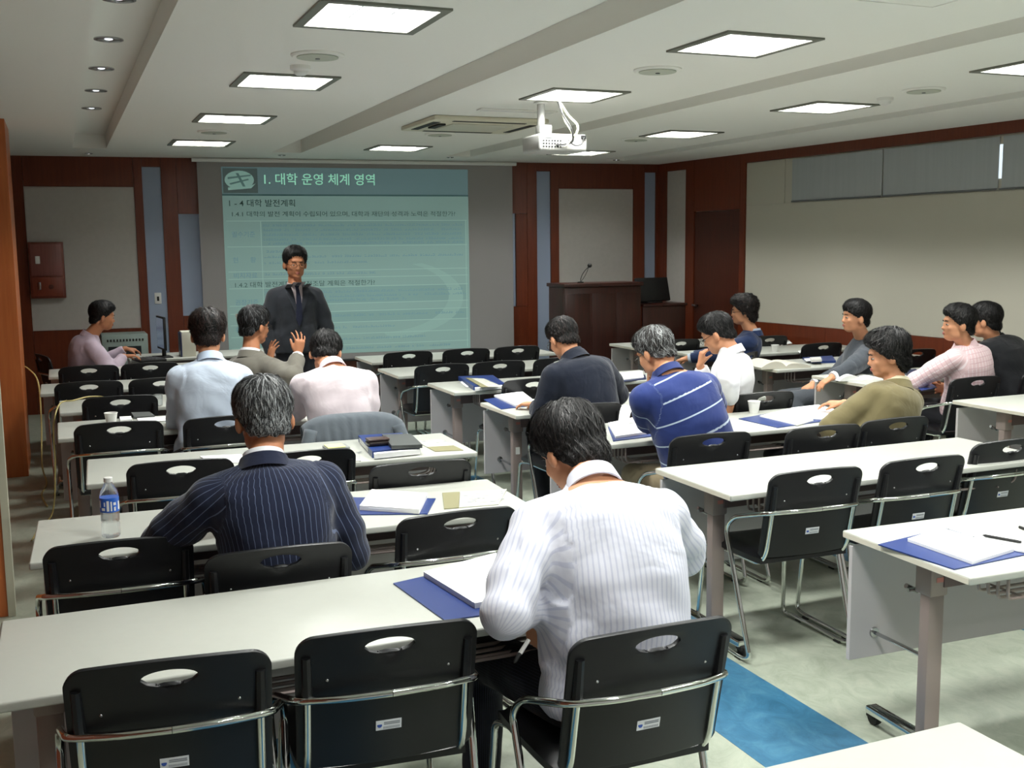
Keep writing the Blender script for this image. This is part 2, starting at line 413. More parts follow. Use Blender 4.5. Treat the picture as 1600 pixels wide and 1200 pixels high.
# left columns
colp = structure(MB().rbox((LEFTX-.02, 5.5, 0), (-.285, 5.56, 2.70), .003).build('wall_left_pier', WOOD_P))
st = MB().box((-.314, 5.492, 0.0), (-.281, 5.56, 2.70)); st.build('edge_strip', mat('pale_edge_strip', '#b9b8a4', .4), colp)
o = MB().box((-.36, 5.492, .95), (-.305, 5.4995, 2.12)).build('edge_strip', mat('pale_edge_strip', '#b9b8a4', .4), colp)
colq = structure(MB().rbox((LEFTX-.02, 8.97, 0), (-.30, 9.75, 2.70), .003).build('wall_left_column', WOOD_P))
colp.name = 'trim_3'; colq.name = 'trim_4'

# ================================================================ CEILING FIXTURES
LGLOW = mat('fluorescent_tube', '#ffffff', .4, emit='#f6f8ff', es=7)
LREF = mat('louver_reflector', '#c9cccd', .3, metal=.5)
def make_light():
    t = thing('ceiling_light', '', 'ceiling light')
    f = MB()
    for a, b_ in (((-.275, -.275), (.275, -.235)), ((-.275, .235), (.275, .275)), ((-.275, -.235), (-.235, .235)), ((.235, -.235), (.275, .235))):
        f.box((a[0], a[1], -.010), (b_[0], b_[1], .001))
    f.build('frame', mat('fixture_frame', '#74756b', .5), t)
    h = MB(); h.box((-.25, -.25, .10), (.25, .25, .11))
    for a, b_ in (((-.25, -.25), (.25, -.246)), ((-.25, .246), (.25, .25)), ((-.25, -.246), (-.246, .246)), ((.246, -.246), (.25, .246))):
        h.box((a[0], a[1], .0), (b_[0], b_[1], .1))
    h.build('housing', mat('fixture_white', '#e8eaea', .5), t)
    for x in (-.155, 0, .155):
        MB().tube([(x, -.235, .06), (x, .235, .06)], .014, 8).build('tube', LGLOW, t, True)
    l = MB()
    for x in (-.0775, .0775):
        l.prism([(x-.016, .098), (x+.016, .098), (x+.003, .004), (x-.003, .004)], -.244, .244, M=Matrix(((1, 0, 0, 0), (0, 0, 1, 0), (0, 1, 0, 0), (0, 0, 0, 1))))
    for y in (-.16, -.08, 0, .08, .16):
        l.box((-.244, y-.002, .004), (.244, y+.002, .034))
    l.build('louver', LREF, t)
    return t
lproto = make_light()
row_words = ['behind the others, nearest the back wall', 'second row from the back wall', 'just behind the camera', 'nearest the viewer in view', 'second', 'third', 'farthest']
col_words = {0: 'left', 1: 'middle', 2: 'right'}
first = True
for ci, x in enumerate(LIGHT_COLS):
    for ri, (y, wt) in enumerate(LIGHT_ROWS):
        lab = 'square louvred ceiling light, %s one in the %s row towards the screen' % ({3: 'nearest', 4: 'second', 5: 'third', 6: 'farthest'}.get(ri, 'unseen'), col_words[ci])
        if ri < 3: lab = 'square louvred ceiling light behind the viewer, %s row, %s' % (col_words[ci], ['rearmost', 'middle', 'foremost'][ri])
        if ci == 1 and ri == 5:
            continue                               # the air conditioner takes this bay
        if first: o = lproto; o['label'] = lab; o.location = (x, y, CEIL); first = False
        else: o = dup(lproto, (x, y, CEIL), 0, lab)
        o['group'] = 'square ceiling lights'
        for lx in (-.155, 0, .155):
            ld = bpy.data.lights.new('lamp', 'AREA'); ld.shape = 'RECTANGLE'; ld.size = .03; ld.size_y = .46; ld.energy = wt/3*1.15; ld.color = (.99, 1.0, .955)
            lo = link(bpy.data.objects.new('lamp', ld)); lo.parent = o; lo.location = (lx, 0, .044)
# round speakers, detectors, downlights
def disc(x, y, lab, r=.135):
    t = thing('ceiling_speaker', lab, 'ceiling speaker', (x, y, CEIL), 0, 'round ceiling speakers')
    MB().lathe([(r, 0), (r, -.006), (r*.93, -.014), (r*.8, -.012), (.01, -.012)], 28).build('rim', PLASTER, t, True)
    MB().lathe([(r*.78, -.0125), (r*.78, -.017), (.012, -.02)], 28).build('grille', mat('speaker_grille', '#b9bdaf', .7), t, True)
    MB().lathe([(.012, -.02), (.012, -.024), (.003, -.025)], 10).build('centre_cap', GREYM, t, True)
for x, y, lab in ((1.28, 5.57, 'round ceiling speaker between the two nearest lights of the left row'), (3.17, 5.41, 'round ceiling speaker between the two nearest lights of the middle row'),
                  (5.23, 5.55, 'round ceiling speaker beside the right row lights'), (1.27, 9.42, 'small looking far round ceiling speaker in the left light row'),
                  (3.14, 9.07, 'far round ceiling speaker beyond the air conditioner'), (5.04, 8.99, 'far round ceiling speaker in the right light row')): disc(x, y, lab)
for x, y, lab in ((1.27, 5.94, 'white smoke detector before the second left ceiling light'), (5.27, 5.95, 'white smoke detector beside the second right ceiling light')):
    t = thing('smoke_detector', lab, 'smoke detector', (x, y, CEIL), 0, 'smoke detectors')
    MB().lathe([(.055, 0), (.055, -.02), (.045, -.028), (.01, -.028)], 20).build('base', WPLAST, t, True)
    MB().lathe([(.038, -.027), (.036, -.042), (.024, -.049), (.004, -.05)], 20).build('dome', WPLAST, t, True)
def downlight(x, y, z, r, lab, grp):
    t = thing('downlight', lab, 'downlight', (x, y, z), 0, grp)
    MB().lathe([(r, 0), (r, -.006), (r*.85, -.008), (r*.83, -.001), (r*.5, .0), (r*.4, 0)], 22).build('ring', ALU, t, True)
    MB().lathe([(r*.8, -.0015), (r*.45, -.001), (r*.4, -.0005)], 22).build('reflector', mat('downlight_cone', '#a9abb0', .2, metal=1), t, True)
    MB().ball((0, 0, -.001), (r*.3, r*.3, .006), seg=12, rings=6).build('bulb', mat('dim_bulb', '#ffffff', .3, emit='#f2f6ff', es=1.6), t, True)
for i, y in enumerate((5.24, 6.24, 7.24, 8.24, 9.26)):
    downlight(.30+.02, y, TZ, .075, 'round downlight in the left ceiling trough, %s from the near end' % ['first', 'second', 'third', 'fourth', 'fifth'][i], 'trough downlights')
for x, y, lab in ((.36, 11.9, 'tiny downlight beyond the end of the left trough'), (2.25, 11.6, 'tiny downlight above the left part of the screen'), (4.06, 11.4, 'tiny downlight above the right part of the screen'), (6.05, 11.25, 'tiny downlight before the right trough end')):
    downlight(x, y, CEIL, .04, lab, 'front downlights')
# ceiling cassette air conditioner
t = thing('air_conditioner', 'flat square cassette air conditioner set in the ceiling before the screen', 'air conditioner', (3.12, 8.2, CEIL))
MB().rbox((-.47, -.43, -.035), (.47, .43, 0), .012, 2).build('casing', mat('ac_casing', '#d6d2bd', .5), t, True)
MB().rbox((-.25, -.22, -.042), (.25, .22, -.034), .004).build('intake_panel', mat('ac_panel', '#c9c8b8', .5), t, True)
for a, b_ in (((-.3, -.385), (.3, -.335)), ((-.3, .335), (.3, .385)), ((-.43, -.28), (-.37, .28)), ((.37, -.28), (.43, .28))):
    MB().rbox((a[0], a[1], -.038), (b_[0], b_[1], -.033), .002).build('air_slot', mat('ac_slot', '#14140f', .6), t)
MB().rbox((-.36, -.2, -.05), (-.30, .06, -.036), .004).build('flap', mat('ac_slot', '#14140f', .6), t)
t = thing('ceiling_hatch', 'faint square access hatch in the ceiling at the top right', 'access hatch', (3.2, 3.38, CEIL))
h = MB()
for a, b_ in (((-.25, .235), (.25, .25)), ((-.25, -.25), (.25, -.235)), ((-.25, -.235), (-.235, .235)), ((.235, -.235), (.25, .235))): h.box((*a, -.004), (*b_, .001))
h.build('frame', PLASTER, t); MB().box((-.23, -.23, -.002), (.23, .23, .001)).build('lid', PLASTER, t)
for x, y, lab in ((3.14, 7.35, 'long white ceiling air slot before the air conditioner'),):
    t = thing('air_diffuser', lab, 'air diffuser', (x, y, CEIL)); MB().rbox((-.3, -.05, -.01), (.3, .05, 0), .004).build('frame', PLASTER, t, True)
    for k in (-.018, .018): MB().box((-.28, k-.008, -.013), (.28, k+.008, -.009)).build('slat', WPLAST, t)

# projector
t = thing('projector', 'white ceiling projector with cables plugged into its back', 'projector', (3.2, 6.85, 2.36), 0)
PRJ = mat('projector_plastic', '#b4b4b1', .4)
pb = MB().rbox((-.17, -.13, -.0), (.19, .17, .115), .018, 3).build('body', PRJ, t, True)
MB().rbox((-.14, -.134, .085), (-.04, -.128, .097), .002).build('label_plate', PRINT, t)
k = MB()
for i in range(7):
    for j in range(3): k.box((-.145+i*.021, -.1345, .022+j*.02), (-.134+i*.021, -.129, .032+j*.02))
k.build('sockets', mat('socket_black', '#1b1b1b', .5), pb)
MB().lathe([(.035, 0), (.035, .03), (.028, .032), (.005, .022)], 20, M=Matrix.Translation((-.08, .17, .055)) @ Matrix.Rotation(R_(-90), 4, 'X')).build('lens', mat('lens_glass', '#101418', .05), t, True)
MB().rbox((.14, -.145, .085), (.175, -.128, .108), .003).build('plug', RUBBER, t)
MB().rbox((-.12, -.02, .116), (-.01, .10, .125), .003).build('mount_plate', GREYM, t)
MB().rbox((-.11, -.01, .125), (-.02, .07, .185), .006).build('mount_bracket', PRJ, t, True)
MB().tube([(-.085, .03, .18), (-.085, .03, .336)], .026, 16).build('pole', PRJ, t, True)
MB().lathe([(.05, .34), (.05, .33), (.03, .325)], 18, c=(-.085, .03, 0)).build('ceiling_plate', WPLAST, t, True)
MB().tube(catmull([(-.02, -.1, .338), (-.0, -.13, .25), (.04, -.18, .15), (.06, -.17, .07), (.02, -.15, .045), (-.05, -.14, .04)]), .007, 6).build('black_cable', RUBBER, t, True)
MB().tube(catmull([(-.01, -.1, .338), (.05, -.12, .24), (.10, -.16, .17), (.09, -.16, .11), (.07, -.14, .09)]), .008, 6).build('white_cable', mat('cable_white', '#b5b6a0', .5), t, True)
MB().tube(catmull([(.04, -.14, .07), (.07, -.18, .035), (.12, -.18, .045), (.157, -.145, .095)]), .004, 6).build('power_lead', RUBBER, t, True)
MB().tube(catmull([(-.012, -.1, .338), (.02, -.13, .2), (.055, -.17, .11), (.02, -.16, .035), (.0, -.14, .03)]), .006, 6).build('white_cable', mat('cable_white', '#b5b6a0', .5), t, True)

# ================================================================ SCREEN AND SLIDE
SCRM = mat('projection_fabric', '#9a9796', .9, spec=.1)
SX0, SX1 = 1.44, 4.985
def fpt(x, z, off): return Vector((x, fw_y(x)-off, z))
scr = thing('projection_screen', 'wide pull-down projection screen showing a pale teal slide', 'projection screen', (SX0, fw_y(SX0), 0))
def onscr(name, poly, off, t, m, par, smooth=False):
    """flat shape (x, z world) lying in the screen plane"""
    mb = MB(); n = len(poly); off0 = Vector(scr.location)
    vs = [fpt(x, z, off)-off0 for x, z in poly]+[fpt(x, z, off+t)-off0 for x, z in poly]
    mb.add(vs, [tuple(range(n))[::-1], tuple(range(n, 2*n))]+[(i, (i+1) % n, (i+1) % n+n, i+n) for i in range(n)])
    return mb.build(name, m, par)
R4_ = lambda x0, x1, z0, z1: [(x0, z0), (x1, z0), (x1, z1), (x0, z1)]
fab = onscr('screen_fabric', R4_(SX0, SX1, .45, 2.655), .085, .003, SCRM, scr)
mb = MB(); mb.tube([fpt(SX0-.05, 2.675, .085)-Vector(scr.location), fpt(SX1+.05, 2.675, .085)-Vector(scr.location)], .022, 12); mb.build('roller_case', WPLAST, scr, True)
mb = MB(); mb.tube([fpt(SX0, .45, .087)-Vector(scr.location), fpt(SX1, .45, .087)-Vector(scr.location)], .014, 8); mb.build('bottom_bar', RUBBER, scr, True)
def lit(name, col, es): return mat(name, col, .9, spec=0, emit=col, es=es)
# the projector's picture: light falling on the cloth, modelled as a thin lit layer
px0, px1, pz0, pz1 = 1.69, 4.445, .53, 2.605
PXW = (px1-px0)/384.0                            # one photo pixel of the slide in metres
def sx(px): return px0+(px-343)*(px1-px0)/(727-343)
def sz(py): return pz1-(py-262)*(pz1-.545)/(542-262)
fld = onscr('slide_field', R4_(px0, px1, pz0, sz(303)), .089, .001, lit('slide_teal', '#93b3ae', .20), scr)
band = onscr('title_band', R4_(px0, px1, sz(302), pz1), .089, .001, lit('slide_band', '#7d9a9f', .16), scr)
onscr('slide_rule', R4_(px0, px1, sz(304), sz(301.5)), .0905, .0005, lit('slide_dark', '#5d7f80', .1), scr)
LINE = lit('slide_line', '#a3c4bb', .24)
for py in (341, 379, 416, 427, 441, 467, 479, 496, 514, 531):
    onscr('slide_line', R4_(sx(347), sx(724), sz(py+.5), sz(py-.5)), .0905, .0004, LINE, fld)
for xx in (398, 722): onscr('slide_line', R4_(sx(xx-.5), sx(xx+.5), sz(541), sz(341)), .0905, .0004, LINE, fld)
TINT = lit('slide_tint', '#8caeab', .18)
for a, b_ in ((342, 378), (442, 466), (480, 495)): onscr('slide_cell', R4_(sx(399), sx(721), sz(b_), sz(a)), .0901, .0003, TINT, fld)
# picture badge at the left of the band
onscr('badge', R4_(sx(345), sx(396), sz(300), sz(264)), .0902, .0004, lit('badge_grey', '#6d7f7e', .1), band)
el = [(sx(369)+.155*math.cos(a), sz(281)+.10*math.sin(a)) for a in [2*math.pi*i/24 for i in range(24)]]
onscr('badge_shape', el, .0908, .0004, lit('badge_light', '#9cc4bb', .25), band)
for q in ([(352, 277), (386, 273), (386, 275), (352, 280)], [(364, 271), (368, 271), (378, 291), (374, 291)], [(354, 286), (382, 279), (383, 281), (356, 288)]):
    onscr('badge_stripe', [(sx(a), sz(b_)) for a, b_ in q], .0914, .0004, lit('badge_mid', '#6f9390', .15), band)
onscr('badge_shape', [(sx(352), sz(292)), (sx(386), sz(289)), (sx(393), sz(286)), (sx(386), sz(293)), (sx(352), sz(296))], .0914, .0004, lit('badge_light', '#9cc4bb', .25), band)
# pale curved sweep at lower right
sw = [(sx(588+128*math.cos(a)), sz(462+62*math.sin(a))) for a in [R_(-62)+R_(150)*i/20 for i in range(21)]]
sw2 = [(sx(580+112*math.cos(a)), sz(458+56*math.sin(a))) for a in [R_(-62)+R_(150)*i/20 for i in range(21)]]
onscr('slide_sweep', sw+sw2[::-1], .0903, .0003, lit('slide_sweep', '#98bab3', .21), fld)
def text_obj(body, size, m, name, parent, origin, xdir, updir, off=.0015, width=None, bold=False, ext=0):
    cu = bpy.data.curves.new(name, 'FONT'); cu.body = body; cu.size = size; cu.offset = .0006*size*10 if bold else 0; cu.resolution_u = 2; cu.extrude = ext
    o = bpy.data.objects.new(name, cu); C.objects.link(o)
    dg = bpy.context.evaluated_depsgraph_get(); me = bpy.data.meshes.new_from_object(o.evaluated_get(dg)); bpy.data.objects.remove(o); bpy.data.curves.remove(cu)
    n = len(me.vertices)
    if n:
        co = np.empty(n*3); me.vertices.foreach_get('co', co); co = co.reshape(-1, 3)
        if width: co[:, 0] *= width/max(co[:, 0].max(), 1e-6)
        X = np.array(xdir); U = np.array(updir); N = np.cross(X, U)
        w = np.array(origin)+np.outer(co[:, 0], X)+np.outer(co[:, 1], U)+N*off
        if parent is not None: w -= np.array(parent.matrix_world.translation if parent.parent is None else parent.parent.location)
        me.vertices.foreach_set('co', w.ravel())
    me.materials.clear(); me.materials.append(m); me.update()
    o = bpy.data.objects.new(name, me); link(o, parent); return o
XD = Vector((1, -.085, 0)).normalized(); UD = (0, 0, 1)
def stext(body, pxl, pyb, size_px, w_px, m, bold=False, par=None):
    return text_obj(body, size_px*PXW, m, 'slide_text', par or fld, fpt(sx(pxl), sz(pyb), .0912), XD, UD, .0005, w_px*PXW, bold)
bpy.context.view_layer.update()
stext('1. 대학 운영 체계 영역', 402, 286, 19, 174, lit('slide_title', '#9fe3c6', .5), True, band)
TX = lit('slide_text_dark', '#55706c', .02)
TXB = lit('slide_text_blue', '#7fa6b2', .15)
stext('1 - 4 대학 발전계획', 350, 319, 12, 101, TX, True)
stext('1.4.1 대학의 발전 계획이 수립되어 있으며, 대학과 재단의 성격과 노력은 적절한가?', 354, 334, 9, 352, TX)
stext('필수기준', 354, 364, 9.5, 35, TXB, True)
stext('현      황', 354, 402, 9.5, 35, TXB, True)
stext('비치자료', 354, 425, 9.5, 36, TXB, True)
stext('1.4.2 대학 발전계획과 재정조달 계획은 적절한가?', 354, 439, 9.5, 218, TX)
stext('권장기준', 355, 465, 9.5, 35, TXB, True)
stext('현', 354, 486, 9.5, 8, lit('slide_text_red', '#b5806c', .1), True)
stext('황', 354, 506, 9.5, 8, TXB, True)
# unreadably small body lines: rows of tiny syllable marks
rows = [(401, 715, y) for y in (349, 356, 363, 370, 376)]+[(401, 445, 388), (401, 715, 396), (401, 560, 405), (401, 574, 422), (401, 718, 450), (401, 720, 457), (401, 620, 463), (401, 715, 487), (401, 600, 505), (401, 650, 523), (505, 690, 538)]
mb = MB(); o0 = Vector(scr.location)
for x0, x1, yb in rows:
    x = x0
    while x < x1:
        wpx = random.uniform(2.2, 3.6); hh = random.uniform(2.4, 3.6)
        if random.random() < .86:
            P = [(sx(x), sz(yb)), (sx(x+wpx), sz(yb)), (sx(x+wpx), sz(yb-1)), (sx(x), sz(yb-1))]
            mb.add([fpt(a, b_, .0912)-o0 for a, b_ in P], [(0, 1, 2, 3)])
            if random.random() < .7:
                P = [(sx(x+wpx*.7), sz(yb)), (sx(x+wpx), sz(yb)), (sx(x+wpx), sz(yb-hh)), (sx(x+wpx*.7), sz(yb-hh))]
                mb.add([fpt(a, b_, .0913)-o0 for a, b_ in P], [(0, 1, 2, 3)])
            if random.random() < .6:
                P = [(sx(x), sz(yb-hh+.9)), (sx(x+wpx*.6), sz(yb-hh+.9)), (sx(x+wpx*.6), sz(yb-hh)), (sx(x), sz(yb-hh))]
                mb.add([fpt(a, b_, .0913)-o0 for a, b_ in P], [(0, 1, 2, 3)])
        x += wpx+random.uniform(.5, 1.6)
o = mb.build('small_print', TXB, fld); o['kind'] = 'stuff'

# ================================================================ TABLES
def make_table():
    t = thing('folding_table', '', 'table')
    W, D = .9, .3
    MB().rbox((-W, -D, .694), (W, D, .72), .006, 3).build('tabletop', TOPW, t, True)
    MB().box((-W-.0006, -D+.006, .697), (-W+.001, D-.006, .715)).build('edge_band', EDGE, t); MB().box((W-.001, -D+.006, .697), (W+.0006, D-.006, .715)).build('edge_band', EDGE, t)
    MB().rbox((-W+.01, D-.045, .255), (W-.01, D-.027, .672), .002).build('modesty_panel', PANELW, t)
    b_ = MB(); b_.rbox((-W+.13, -.06, .60), (W-.13, -.025, .692), .003); b_.build('beam', BEAM, t)
    sh = MB()
    for y in (-.225, -.185, -.145, -.105):
        z = .592 if y > -.2 else .60
        sh.tube(rounded([(-W+.20, y-.03, .69), (-W+.20, y-.028, z+.02), (-W+.24, y, z), (W-.24, y, z), (W-.20, y-.028, z+.02), (W-.20, y-.03, .69)], .03, 4), .0055, 6)
    sh.tube([(-W+.3, -.25, .598), (-W+.3, -.06, .598)], .004, 6); sh.tube([(W-.3, -.25, .598), (W-.3, -.06, .598)], .004, 6)
    sh.build('book_shelf_wires', LEGM, t, True)
    for s in (-1, 1):
        x = s*(W-.115)
        lg = MB(); lg.rbox((x-.032, -.045, .055), (x+.032, .0, .60), .006, 2); lg.rbox((x-.037, -.055, .57), (x+.037, .02, .69), .008, 2)
        l = lg.build('leg', LEGM, t, True)
        ft = MB(); ft.rbox((x-.026, -.24, .045), (x+.026, .26, .075), .008, 2); ft.build('foot', CHROME, l, True)
        for y in (-.225, .245):
            c = MB(); c.lathe([(.012, -.012), (.026, -.012), (.028, -.004), (.028, .004), (.026, .012), (.012, .012)], 16, M=Matrix.Translation((x+s*-.008, y, .0285)) @ Matrix.Rotation(R_(90), 4, 'Y'))
            c.rbox((x-.016, y-.02, .03), (x+.016, y+.02, .052), .004); c.build('caster', RUBBER, l, True)
        kn = MB(); kn.tube([(x-s*.0, .03, .575), (x+s*.055, .03, .575)], .007, 8); kn.tube([(x, .045, .56), (x+s*.05, .045, .585)], .009, 8); kn.build('folding_lever', ALU, l, True)
        rd = MB(); rd.tube([(x, .0, .345), (x, .258, .345)], .007, 8); rd.lathe([(.02, 0), (.018, -.008), (.006, -.01)], 12, M=Matrix.Translation((x, .256, .345)) @ Matrix.Rotation(R_(-90), 4, 'X')); rd.build('panel_rod', ALU, l, True)
        sk = MB(); sk.box((x-s*.0-.014, -.0565, .62), (x+.014, -.0552, .636)); sk.build('red_sticker', mat('sticker_pink', '#c98077', .6), l)
    return t
tproto = make_table()
TABLES = {
 'L0': (.805, 1.339, 0, 'white folding table filling the bottom right corner of the view'),
 'L1': (.70, 2.88, .0, 'white folding table across the front left, blue folder under the white striped shirt man'),
 'L2': (.765, 4.02, -.03, 'white folding table bearing the water bottle, before the pinstripe suit man'),
 'L3': (.967, 5.215, -.03, 'white folding table with the black case and notebook on a blue binder'),
 'L4': (.845, 6.53, 0, 'white folding table before the men in pale blue and pale pink shirts'),
 'L5': (.856, 7.53, 0, 'white folding table with a yellow cable lying over its left end'),
 'L6': (.731, 8.57, 0, 'empty white folding table third from the front, left block'),
 'L7': (.78, 9.665, 0, 'empty white folding table second from the front, left block'),
 'L8': (1.46, 10.72, 0, 'white front table carrying the computer beside the seated operator'),
 'R2': (3.39, 2.64, -.03, 'white folding table at right edge with an open blue ring binder'),
 'R3': (3.346, 3.874, 0, 'long bare white folding table in the middle right, three black chairs behind'),
 'R4': (3.35, 5.076, 0, 'white folding table before the striped polo and olive jacket men'),
 'R5': (3.375, 6.154, 0, 'white folding table before the navy blazer man'),
 'R6': (3.389, 7.28, 0, 'white folding table with a blue binder and newspaper near its left end'),
 'R7': (3.316, 8.379, 0, 'empty white folding table second from the screen, right block'),
 'R8': (3.399, 9.457, 0, 'empty white folding table nearest the screen, right block'),
 'RR4': (6.11, 4.882, 0, 'white folding table at the right edge with a white sticker on its leg'),
 'RR5': (6.161, 6.345, 0, 'white folding table by the right wall before the pink shirt man'),
 'RR6': (6.149, 7.349, 0, 'white folding table by the right wall with the thick open book'),
 'RR7': (6.202, 8.447, 0, 'white folding table by the right wall behind the woman in blue'),
 'RR8': (6.07, 9.463, 0, 'white folding table by the right wall nearest the lectern'),
}
for i, (k, (x, y, a, lab)) in enumerate(TABLES.items()):
    if i == 0: tproto.location = (x, y, 0); tproto.rotation_euler.z = a; tproto['label'] = lab
    else: dup(tproto, (x, y, 0), a, lab)
tproto['group'] = 'rows of folding tables'
for o in C.objects:
    if o.get('category') == 'table': o['group'] = 'rows of folding tables'

# ================================================================ CHAIRS
def back_shell():
    W, Z0, Z1, RC = .225, .455, .825, .045
    nx, nz = 36, 28
    zs = [Z0+(Z1-Z0)*j/nz for j in range(nz+1)]
    def hw(z):
        if z > Z1-RC: d = z-(Z1-RC); return W-RC+math.sqrt(max(RC*RC-d*d, 0))*1.0
        if z < Z0+.03: d = (Z0+.03)-z; return W-.03+math.sqrt(max(.03**2-d*d, 0))
        return W - .004*(1-(z-Z0)/(Z1-Z0))
    # finer rows near the top so the corner is round
    zs = [Z0+.03*(1-math.cos(math.pi/2*i/4)) for i in range(4)] + [Z0+.03+(Z1-RC-Z0-.03)*i/16 for i in range(17)] + [Z1-RC+RC*math.sin(math.pi/2*i/7) for i in range(1, 8)]
    def P(s, z):
        x = s*hw(z); u = x/W; arch = -.014*u*u*max(0, (z-Z0)/(Z1-Z0))**2
        y = -.20 - .075*((z-Z0)/.35) - .028*(1-u*u) + .0
        return Vector((x, y, z+arch))
    cols = [-1+2*i/nx for i in range(nx+1)]
    HZ, HA, HB = .781, .062, .0205
    v = []; idx = {}
    def hole(i, j):
        return 11 <= i < 25 and zs[j] >= HZ-.036 and zs[j+1] <= HZ+.031
    js = [j for j in range(len(zs)-1) if hole(15, j)]
    j0, j1 = js[0], js[-1]+1; i0, i1 = 11, 25
    fs = []
    for j in range(len(zs)):
        for i in range(nx+1):
            if i0 < i < i1 and j0 < j < j1: continue
            idx[(i, j)] = len(v); v.append(P(cols[i], zs[j]))
    for j in range(len(zs)-1):
        for i in range(nx):
            if i0 <= i < i1 and j0 <= j < j1: continue
            fs.append((idx[(i, j)], idx[(i+1, j)], idx[(i+1, j+1)], idx[(i, j+1)]))
    loop = [(i, j0) for i in range(i0, i1)]+[(i1, j) for j in range(j0, j1)]+[(i, j1) for i in range(i1, i0, -1)]+[(i0, j) for j in range(j1, j0, -1)]
    ring = []
    for (i, j) in loop:
        p = v[idx[(i, j)]]; a = math.atan2((p.z-HZ)/ (zs[j1]-HZ), p.x/(hw(HZ)*14/36))
        x = HA*math.cos(a); z = HZ+HB*math.sin(a); q = P(x/hw(z), z); ring.append(len(v)); v.append(q)
    n = len(loop)
    for k in range(n):
        fs.append((idx[loop[k]], ring[k], ring[(k+1) % n], idx[loop[(k+1) % n]]))
    me = bpy.data.meshes.new('backrest'); me.from_pydata(v, [], fs); me.materials.append(BLACKP)
    bm = bmesh.new(); bm.from_mesh(me); bmesh.ops.recalc_face_normals(bm, faces=bm.faces); bm.to_mesh(me); bm.free()
    o = bpy.data.objects.new('backrest', me); C.objects.link(o)
    md = o.modifiers.new('s', 'SOLIDIFY'); md.thickness = .013; md.offset = 0
    bv = o.modifiers.new('b', 'BEVEL'); bv.width = .004; bv.segments = 2; bv.limit_method = 'ANGLE'; bv.angle_limit = R_(50)
    m2 = bpy.data.meshes.new_from_object(o.evaluated_get(bpy.context.evaluated_depsgraph_get())); bpy.data.objects.remove(o)
    shade(m2, 60); return m2
def make_chair():
    t = thing('stacking_chair', '', 'chair')
    bk = link(bpy.data.objects.new('backrest', back_shell()), t)
    # seat: padded waterfall cushion
    s = MB(); n = 14; rows = []
    v = []; 
    for j in range(n+1):
        y = -.205+.43*j/n
        for i in range(n+1):
            u = -1+2*i/n; w = .222-.015*abs(y/.22)**3; x = u*w
            ex = max(abs(u), abs(-1+2*j/n)); z = .462-.022*max(0, (ex-.72)/.28)**2-.03*max(0, (y-.12)/.1)**2*.4 + .006*u*u
            v.append((x, y, z))
    m = len(v); v += [(a, b_, .425 + (.0 if b_ < .15 else -.008)) for a, b_, c in v]
    f = []
    for j in range(n):
        for i in range(n):
            a = j*(n+1)+i; f.append((a, a+1, a+n+2, a+n+1)); f.append((a+m, a+m+n+1, a+m+n+2, a+m+1))
    for i in range(n):
        f.append((i, i+m, i+1+m, i+1)); a = n*(n+1)+i; f.append((a, a+1, a+1+m, a+m))
        b_ = i*(n+1); f.append((b_, b_+n+1, b_+n+1+m, b_+m)); c_ = b_+n; f.append((c_, c_+m, c_+n+1+m, c_+n+1))
    s.add(v, f); s.build('seat', BLACKF, t, True, 60)
    r = .0105
    fr = MB()
    half = []
    for sd in (-1, 1):
        fr.tube(rounded([(sd*.197, -.262, .66), (sd*.197, -.222, .47), (sd*.195, -.175, .418), (sd*.195, .17, .412), (sd*.212, .235, .40), (sd*.228, .262, .013), (sd*.246, .20, .0115), (sd*.252, -.15, .0115), (sd*.254, -.205, .03), (sd*.268, -.03, .545), (sd*.262, -.08, .60), (sd*.225, -.262, .652), (sd*.12, -.302, .66), (0, -.312, .662)], .035, 5), r, 8)
    fr.tube([(-.195, .10, .412), (.195, .10, .412)], .008, 8); fr.tube([(-.195, -.12, .412), (.195, -.12, .412)], .008, 8)
    fr.tube([(-.222, .258, .12), (.222, .258, .12)], .007, 8) if False else None
    fr.build('frame', CHROME, t, True, 60)
    for sd in (-1, 1):
        MB().tube([(sd*.197, -.262, .655), (sd*.199, -.281, .765)], [.0135, .012], 8).build('back_socket', BLACKP, bk, True)
        for y in (.16, -.12): MB().rbox((sd*.249-.013, y-.02, 0), (sd*.249+.013, y+.02, .009), .003).build('glide', RUBBER, t)
    for x, z in ((-.15, .70), (.15, .70)):
        sc = MB()
        u = x/.225; yb = -.20-.075*((z-.455)/.35)-.028*(1-u*u)-.0065
        sc.ball((x, yb, z), (.0045, .003, .0045), seg=8, rings=5); sc.build('screw', ALU, bk)
    yb = lambda z: -.20-.075*((z-.455)/.35)-.028-.0066
    def sb(x0, x1, z0, z1, off, m, par, nm):
        mb = MB(); mb.add([(x0, yb(z0)-off, z0), (x1, yb(z0)-off, z0), (x1, yb(z1)-off, z1), (x0, yb(z1)-off, z1), (x0, yb(z0)+.001, z0), (x1, yb(z0)+.001, z0), (x1, yb(z1)+.001, z1), (x0, yb(z1)+.001, z1)],
            [(0, 1, 2, 3), (4, 7, 6, 5), (0, 4, 5, 1), (1, 5, 6, 2), (2, 6, 7, 3), (3, 7, 4, 0)]); return mb.build(nm, m, par)
    st = sb(-.032, .032, .545, .572, .0012, mat('asset_sticker', '#e3e6ea', .4), bk, 'asset_sticker')
    d = MB(); d.lathe([(.0062, 0), (.0062, .0004), (.001, .0005)], 14, M=Matrix.Translation((-.023, yb(.559)-.0012, .559)) @ Matrix.Rotation(R_(90), 4, 'X')); d.mi = 1
    for k, (a, b_) in enumerate(((-.012, .028), (-.012, .028))):
        z = .5655-.0045*k; d.box((a, yb(z)-.0017, z-.0015), (b_, yb(z)-.0012, z+.0012))
